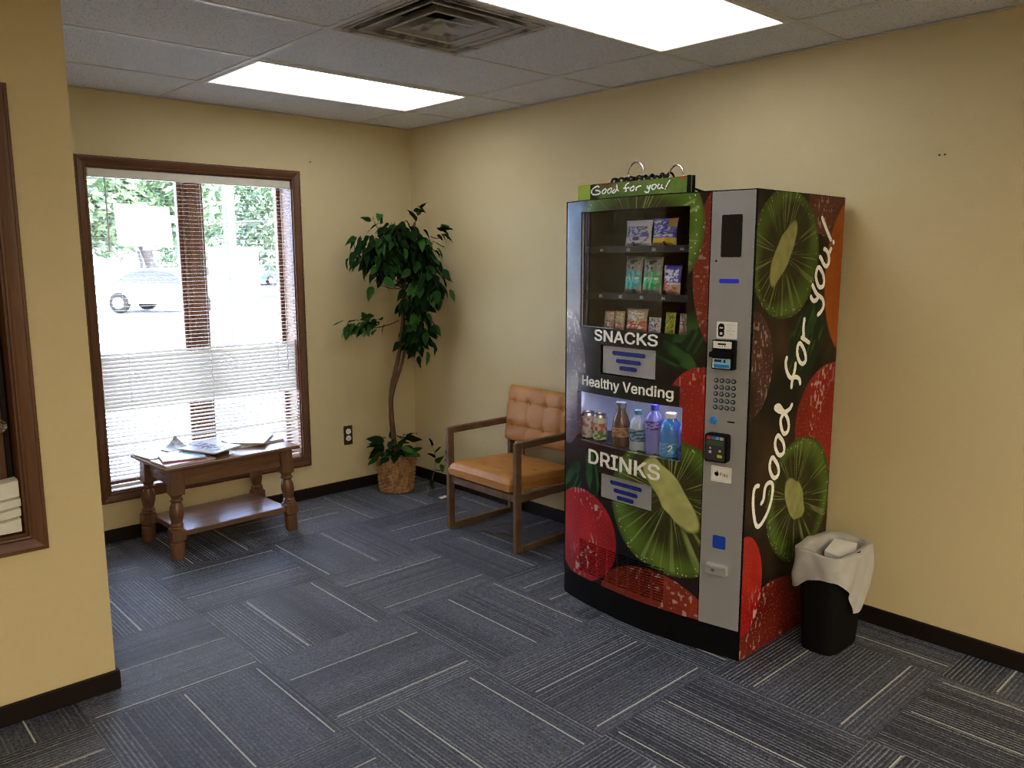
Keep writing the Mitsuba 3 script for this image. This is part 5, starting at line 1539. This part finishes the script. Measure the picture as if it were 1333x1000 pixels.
# how far the bag hangs down outside, by direction: an arch on the camera's side, long at the right
key_a = np.radians([0, 90, 120, 140, 152, 165, 180, 195, 212, 228, 242, 256, 275, 300, 330, 360])
hang = [0.16, 0.15, 0.16, 0.17, 0.165, 0.125, 0.105, 0.098, 0.105, 0.135, 0.21, 0.255, 0.26, 0.22, 0.18, 0.16]
drop = np.interp(a, key_a, hang)
drop = np.convolve(np.r_[drop[-6:-1], drop, drop[1:6]], np.hanning(11) / np.hanning(11).sum(), 'same')[5:-5]
drop[-1] = drop[0]
rows = []
for q in np.linspace(-1, 1, nv):
    if q < 0:        # inside the bin, from deep to the rim
        d = -q * 0.20
        z = WZ + 0.008 - d + 0 * a
        inset = 0.016 + 0.11 * d
        wob = 0.012 * min(1, d / 0.06) * (meshkit.noise(np.stack([np.cos(a) * 4, np.sin(a) * 4, 0 * a + q * 5], -1), 5))
        hx, hy = 0.148 - inset, 0.101 - inset
        x, y = sq(a, hx, hy)
        k = 1 - wob / 0.12
        rows.append(np.stack([WCX + x * k, WCY + y * k, z + 0.004 * np.sin(a * 5)], -1))
    else:
        d = drop * q
        z = WZ + 0.010 - d
        t_ = np.clip(d / 0.05, 0, 1)
        fl = 0.006 + 0.014 * t_ * meshkit.noise(np.stack([np.cos(a) * 5, np.sin(a) * 5, d * 9], -1), 6) + 0.007 * t_ * np.sin(a * 9 + d * 30) * np.clip(d / 0.1, 0, 1)
        taper = 0.10 * np.clip(d, 0, 0.4)
        hx, hy = 0.150 + fl - taper * 0.5, 0.103 + fl - taper * 0.5
        x, y = sq(a, 1, 1)
        c, s_ = np.cos(a), np.sin(a)
        r = (np.abs(c / hx) ** 4 + np.abs(s_ / hy) ** 4) ** (-0.25)
        rows.append(np.stack([WCX + r * c, WCY + r * s_, z + 0.004 * np.sin(a * 5) * (1 - q)], -1))
P = np.array(rows)
wr = meshkit.noise(P * np.array([38, 38, 20]), 9) - 0.5
P[..., 0] += 0.007 * wr
P[..., 1] += 0.007 * (meshkit.noise(P * np.array([30, 30, 26]), 10) - 0.5)
P[:, -1] = P[:, 0]
M('mat_bag', {'type': 'principledthin', 'base_color': rgb(0.50, 0.49, 0.47), 'roughness': 0.45, 'diff_trans': 0.35, 'spec_trans': 0.0})
obj(wb + '__bag', grid_mesh(P), 'mat_bag', True, label='white plastic bag folded over the rim')
bxp = np.array([(-0.075, -0.05, 0), (0.06, -0.055, 0.004), (0.085, 0.03, 0.0), (-0.02, 0.06, 0), (-0.075, -0.05, 0.026), (0.06, -0.055, 0.030), (0.085, 0.03, 0.024), (-0.02, 0.06, 0.026)])
lump = trimesh.convex.convex_hull(bxp)
lump.apply_transform(tr(WCX + 0.040, WCY - 0.010, WZ - 0.050) @ rot(22, [0, 0, 1]) @ rot(-14, [0, 1, 0]))
obj('food_carton', lump, 'mat_white', False, 'flat white carton thrown into the lined waste basket', 'carton')
cr = trimesh.creation.icosphere(3, 0.062)
cr.vertices *= 1 + 0.5 * (meshkit.fbm(cr.vertices * 28, 3, 4)[:, None] - 0.5)
cr.apply_scale([1, 0.9, 0.6])
cr.apply_translation([WCX - 0.052, WCY + 0.005, WZ - 0.10])
M('mat_paper_solid', pr((0.55, 0.55, 0.53), 0.8, 0.2))
obj('crumpled_paper', cr, 'mat_paper_solid', False, 'crumpled grey paper inside the lined waste basket', 'paper')
